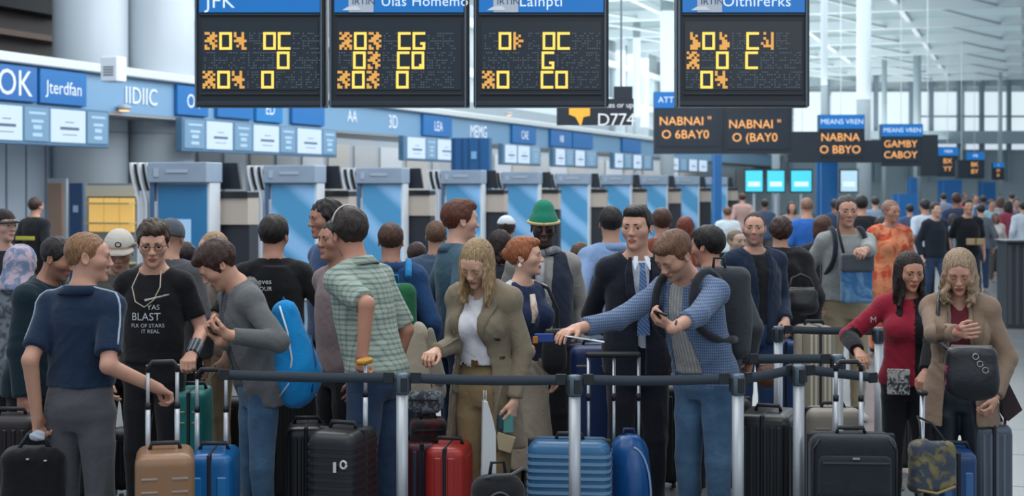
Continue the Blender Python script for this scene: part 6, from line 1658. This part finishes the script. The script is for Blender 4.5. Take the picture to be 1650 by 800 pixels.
b = MB(); b.box((-.01, 0, .0), (.055, .02, .10), .006); b.build('teal_sleeve', mat('teal_card', '#4f8e8a', .5), e); b = MB(); b.box((-.05, .0, .01), (.03, .02, .08), .005); b.build('dark_sleeve', mat('dark_card', '#27424c', .5), e)
b = MB(); b.box((-.03, 0, -.10), (.10, .012, .09), .004, Matrix.Rotation(.3, 3, 'Y')); b.build('beige_tag', mat('beige_tag', '#b09c7c', .6), e)
# blue backpack hanging behind the grey jacket man
p = at(480, 660, 304); e = empty('backpack', p, -.15, 'large sky blue backpack with white piping on the grey jacket man', 'backpack')
field_obj('bag_body', [('cone', (-.005, 0, .20), (-.075, .02, .50), .126, .075, .03, 'u', (np.array([0, 1, 0]), 1.15)), ('ell', (-.01, 0, .165), (.125, .10, .165), None, .06)], .010, cloth('#1282c4', 'plain', '#1e94d6'), e, .004, 8)
b = MB(); b.tube([(-.085, -.050, .55), (-.03, -.090, .42), (.0, -.108, .28), (-.015, -.112, .15), (-.09, -.075, .06)], .0055, 6); b.build('piping', mat('piping_white', '#cfd9e2', .6), e)
b = MB(); b.tube([(.085, -.055, .40), (.112, -.05, .25), (.095, -.07, .10)], .004, 6); b.build('side_seam', mat('seam_blue', '#0c4f86', .6), e)
b = MB(); b.tube([(-.10, .02, .54), (-.085, .02, .59), (-.06, .02, .55)], .007, 6); b.build('top_loop', cloth('#0f4f84'), e)
# black holdall in the navy polo man's hand
a = P1.arms['L']; c = P1.world(a['wr']+a['d']*.10); e = empty('holdall', (c.x-.02, c.y, c.z-.44), .2, 'black holdall hanging from the left hand of the navy polo man', 'bag')
field_obj('bag_body', [('rbox', (0, 0, .19), (.15, .10, .18), .06)], .012, cloth('#0d0e11'), e, .005, 4)
for x in (-.05, .05):
    b = MB(); b.tube([(x*1.6, -.03, .35), (x*.6, -.01, .43), (x*.2, 0, .445)], .009, 6); b.build('carry_handle', mat('handle_black', '#17191d', .5), e)
for x, z in ((.06, .32), (-.02, .33), (.05, .12)):
    b = MB(); b.lathe([(.009, -.004), (.009, .004)], (x, -.105, z), 8); b.build('rivet', mat('rivet', '#b0b4b8', .3, .8), e)
e = empty('crumpled_receipt', (c.x+.01, c.y-.05, c.z-.01), 0, 'crumpled white paper in the left hand of the navy polo man', 'paper')
field_obj('sheet', [('ell', (0, 0, 0), (.040, .022, .028))], .009, mat('paper_white', '#a9b0bc', .7), e, .006, 5, fx=4)
# paper held out by the patterned shirt man, passport of the red haired woman
a = P8.arms['R']; c = P8.world(a['wr']+a['d']*.12); e = empty('boarding_paper', (c.x+.08, c.y-.03, c.z-.03), 0, 'white boarding paper in the outstretched hand of the patterned shirt man', 'paper')
b = MB(); b.box((.03, 0, 0), (.20, .06, .003), 0, Matrix.Rotation(.16, 3, 'Y')); b.build('sheet', mat('paper_sheet', '#d2d8e2', .6), e)
b = MB(); b.box((.02, 0, .004), (.10, .03, .001), 0, Matrix.Rotation(.16, 3, 'Y')); b.build('sheet_print', mat('paper_print', '#8a94a6', .6), e)
a = P6.arms['R']; c = P6.world(a['wr']+a['d']*.09); e = empty('passport', (c.x+.07, c.y-.02, c.z+.03), 0, 'blue passport held by the red haired woman', 'passport')
b = MB(); b.box((.02, 0, .01), (.11, .02, .05), .004); b.build('cover', mat('passport_blue', '#2a4a96', .5), e); b = MB(); b.box((-.03, -.012, .0), (.03, .01, .04), .003); b.build('amber_tab', mat('tab_amber', '#c4782c', .5), e)
# red haired woman's black bag
p = at(893, 600, 277); handbag(p, .3, 'black tote hanging at the side of the red haired woman', '#1b1d22', .13, .25, .09, fold=.001, strap_pts=[p+Vector((-.04, 0, .23))]+[P6.world(P6.up(q)) for q in ((.10, -.075, .66), (.088, -.085, .74), (.075, -.05, .815), (.07, .0, .832))])
# filler suitcases added so the gaps low in the crowd read dark
for px, top, s, w, d, c, lb in ((222, 690, 254, .34, .24, '#101218', 'black filler suitcase deep in shade between the navy polo man and the tan suitcase'), (20, 668, 318, .30, .24, '#170d10', 'very dark maroon filler suitcase at the lower left edge'),
        (408, 640, 236, .40, .24, '#0f1116', 'black filler suitcase in the shade behind the grey jacket man'), (470, 622, 262, .30, .24, '#0e1013', 'tall black filler suitcase behind the blue backpack'),
        (610, 640, 238, .36, .24, '#11151f', 'dark navy suitcase behind the plaid shirt man\'s legs'), (842, 690, 262, .34, .24, '#23211f', 'charcoal filler suitcase behind the ribbed blue one'),
        (1045, 620, 248, .40, .24, '#0d0f14', 'tall black filler suitcase behind the suited man'), (1165, 640, 240, .36, .24, '#0e1014', 'black filler suitcase behind the legs in jeans'),
        (1456, 640, 236, .34, .24, '#14161b', 'black filler suitcase behind the woman in crimson'), (100, 640, 262, .40, .24, '#0f1115', 'black filler suitcase hidden behind the navy polo man')):
    suitcase(px, top, s, w, d, c, lb, 'ribv', rough=.5, ribs=5, group='dark filler suitcases added deep in the crowd')
# ribbed black case, right
suitcase(1238, 662, 290, .30, .40, '#0d0e11', 'very dark ribbed suitcase right of the man in jeans', 'ribv', rot=-.35, grip=None, rough=.3, ribs=6, col2='#23262a')
e = suitcase(1371, 699, 326, .42, .24, '#22262d', 'black soft suitcase with twin steel poles at the front right', 'soft', rot=-.06, grip=590, poles=(-.062, .062), metal='#c2c6ca')
suitcase(1342, 657, 270, .33, .24, '#8c867c', 'greige hard suitcase behind the black soft one', 'plain', rot=0, rough=.5)
suitcase(1312, 524, 226, .24, .30, '#8d8674', 'tall cream suitcase with vertical ribs before the khaki trousers', 'ribv', rot=.1, rough=.5, ribs=5, col2='#c4bca8')
suitcase(1262, 548, 215, .20, .26, '#153e74', 'blue suitcase between the rear post and the navy blazer man', 'plain', rot=0, rough=.5)
p = at(1236, 622, 228); handbag(p, 0, 'brown leather bag with amber flap behind the rear post', '#5a3420', .14, .15, .10, emb='leather')
p = at(1292, 505, 206); handbag(p, 0, 'black shoulder bag of the person in the padded jacket', '#141519', .24, .20, .14, emb='leather', strap_pts=[p+Vector((-.10, 0, .17)), p+Vector((-.07, .04, .27)), p+Vector((.0, .05, .30)), p+Vector((.07, .04, .27)), p+Vector((.10, 0, .17))])
# right foreground
suitcase(1538, 722, 308, .19, .30, '#1c3f6c', 'navy blue suitcase with the clear bag hanging over it', 'halves', rot=-.15, grip=None, rough=.3, col2='#3a689c')
suitcase(1592, 678, 296, .20, .34, '#4b5460', 'slate grey suitcase with vertical ribs beside the leather trousers', 'ribv', rot=-.12, grip=None, rough=.35, ribs=4, col2='#626c78')
p = at(1486, 640, 316); e = empty('pull_cart', (p.x, p.y, 0), 0, 'pale trolley handle gripped by the woman in crimson', 'trolley')
zt = CAM_Z-(636-300)/316.
b = MB(); b.tube([(-.010, 0, .25), (.002, 0, zt)], .014, 10); b.build('pole', mat('pole_pale', '#b8bec6', .3, .6), e); b = MB(); b.box((0, 0, zt+.01), (.04, .09, .025), .008); b.build('grip', mat('handle_black', '#17191d', .5), e)
b = MB(); b.box((0, .0, .16), (.20, .16, .22), .03); b.build('base_box', mat('trolley_dark', '#15171b', .5), e)
p = at(1502, 792, 322); e = empty('clear_bag', p, .12, 'translucent carrier bag with golden brush pattern over the navy suitcase', 'bag')
field_obj('bag_body', [('rbox', (0, 0, .125), (.115, .05, .125), .03), ('cone', (-.10, 0, .03), (-.04, 0, .24), .03, .02, .03)], .010, cloth('#434b57', 'patch', '#7d7450', 1.2), e, .006, 13)
b = MB(); b.tube([(-.06, 0, .24), (-.045, .05, .34), (-.04, .10, .36), (.02, .05, .33), (.09, 0, .22)], .006, 6); b.build('handle_loop', mat('bag_loop', '#23262c', .5), e)
b = MB(); b.tube([(-.10, -.055, .02), (0, -.06, .0), (.10, -.05, .03)], .007, 6); b.build('gold_hem', mat('gold_hem', '#a08c58', .5), e)
# blonde woman's bag
charm_at = None
p = at(1566, 640, 330); handbag(p, -.2, 'black leather shoulder bag of the blonde woman in the taupe coat', '#171a20', .24, .25, .12, emb='leather', strap_pts=[p+Vector((-.10, 0, .22))]+[P13.world(P13.up(q)) for q in ((-.075, -.105, .70), (-.073, -.115, .76), (-.068, -.075, .82), (-.062, .0, .855))])
p = at(1532, 606, 330); e = empty('red_purse', p, 0, 'small red purse tucked beside the black leather shoulder bag', 'purse'); field_obj('purse_body', [('rbox', (0, 0, .0), (.028, .02, .055), .012)], .008, cloth('#7c1c2c'), e, .001); b = MB(); b.box((0, -.021, .02), (.04, .004, .006)); b.build('zip', mat('bag_zip', '#5f5a52', .4, .5), e)
p = at(1628, 678, 300); e = empty('folded_shawl', p, 0, 'dark triangular shawl hanging behind the taupe coat', 'shawl')
b = MB(); b.prism([(-.05, .27), (.055, .06), (-.02, .0), (-.05, .04)], -.03, .03); b.build('cloth', cloth('#34292c'), e); b = MB(); b.tube([(-.028, 0, .01), (-.03, 0, -.06)], .008, 6); b.build('tassel', cloth('#6c2430'), e)
# dark service counter at the right edge
p = at(1662, 300, 118); e = empty('service_counter', (p.x, p.y, 0), -.05, 'dark slatted service counter at the right edge of the aisle', 'counter')
b = MB(); b.box((0, .25, .59), (.66, .5, 1.18), .01); b.build('carcass', mat('counter_dark', '#2a2f36', .5), e); b = MB(); b.box((0, .22, 1.195), (.72, .6, .03), .005); b.build('top', mat('counter_top', '#3c434b', .35), e)
for i in range(7): b = MB(); b.box((-.29+i*.097, -.005, .60), (.05, .02, 1.1), .004); b.build('slat', mat('counter_slat', '#3a4149', .5), e)

# metal charms on the black leather shoulder bag
bag_ = [o for o in bpy.data.objects if o.get('label', '').startswith('black leather shoulder bag of the blonde')][0]
for x, z in ((.01, .205), (.03, .17), (.055, .14)):
    b = MB(); b.tube([(x+.014*math.cos(t), -.078, z+.014*math.sin(t)) for t in np.linspace(0, 6.28, 12)], .003, 5); b.build('metal_ring', mat('ring_metal', '#a5a5a0', .25, .9), bag_)
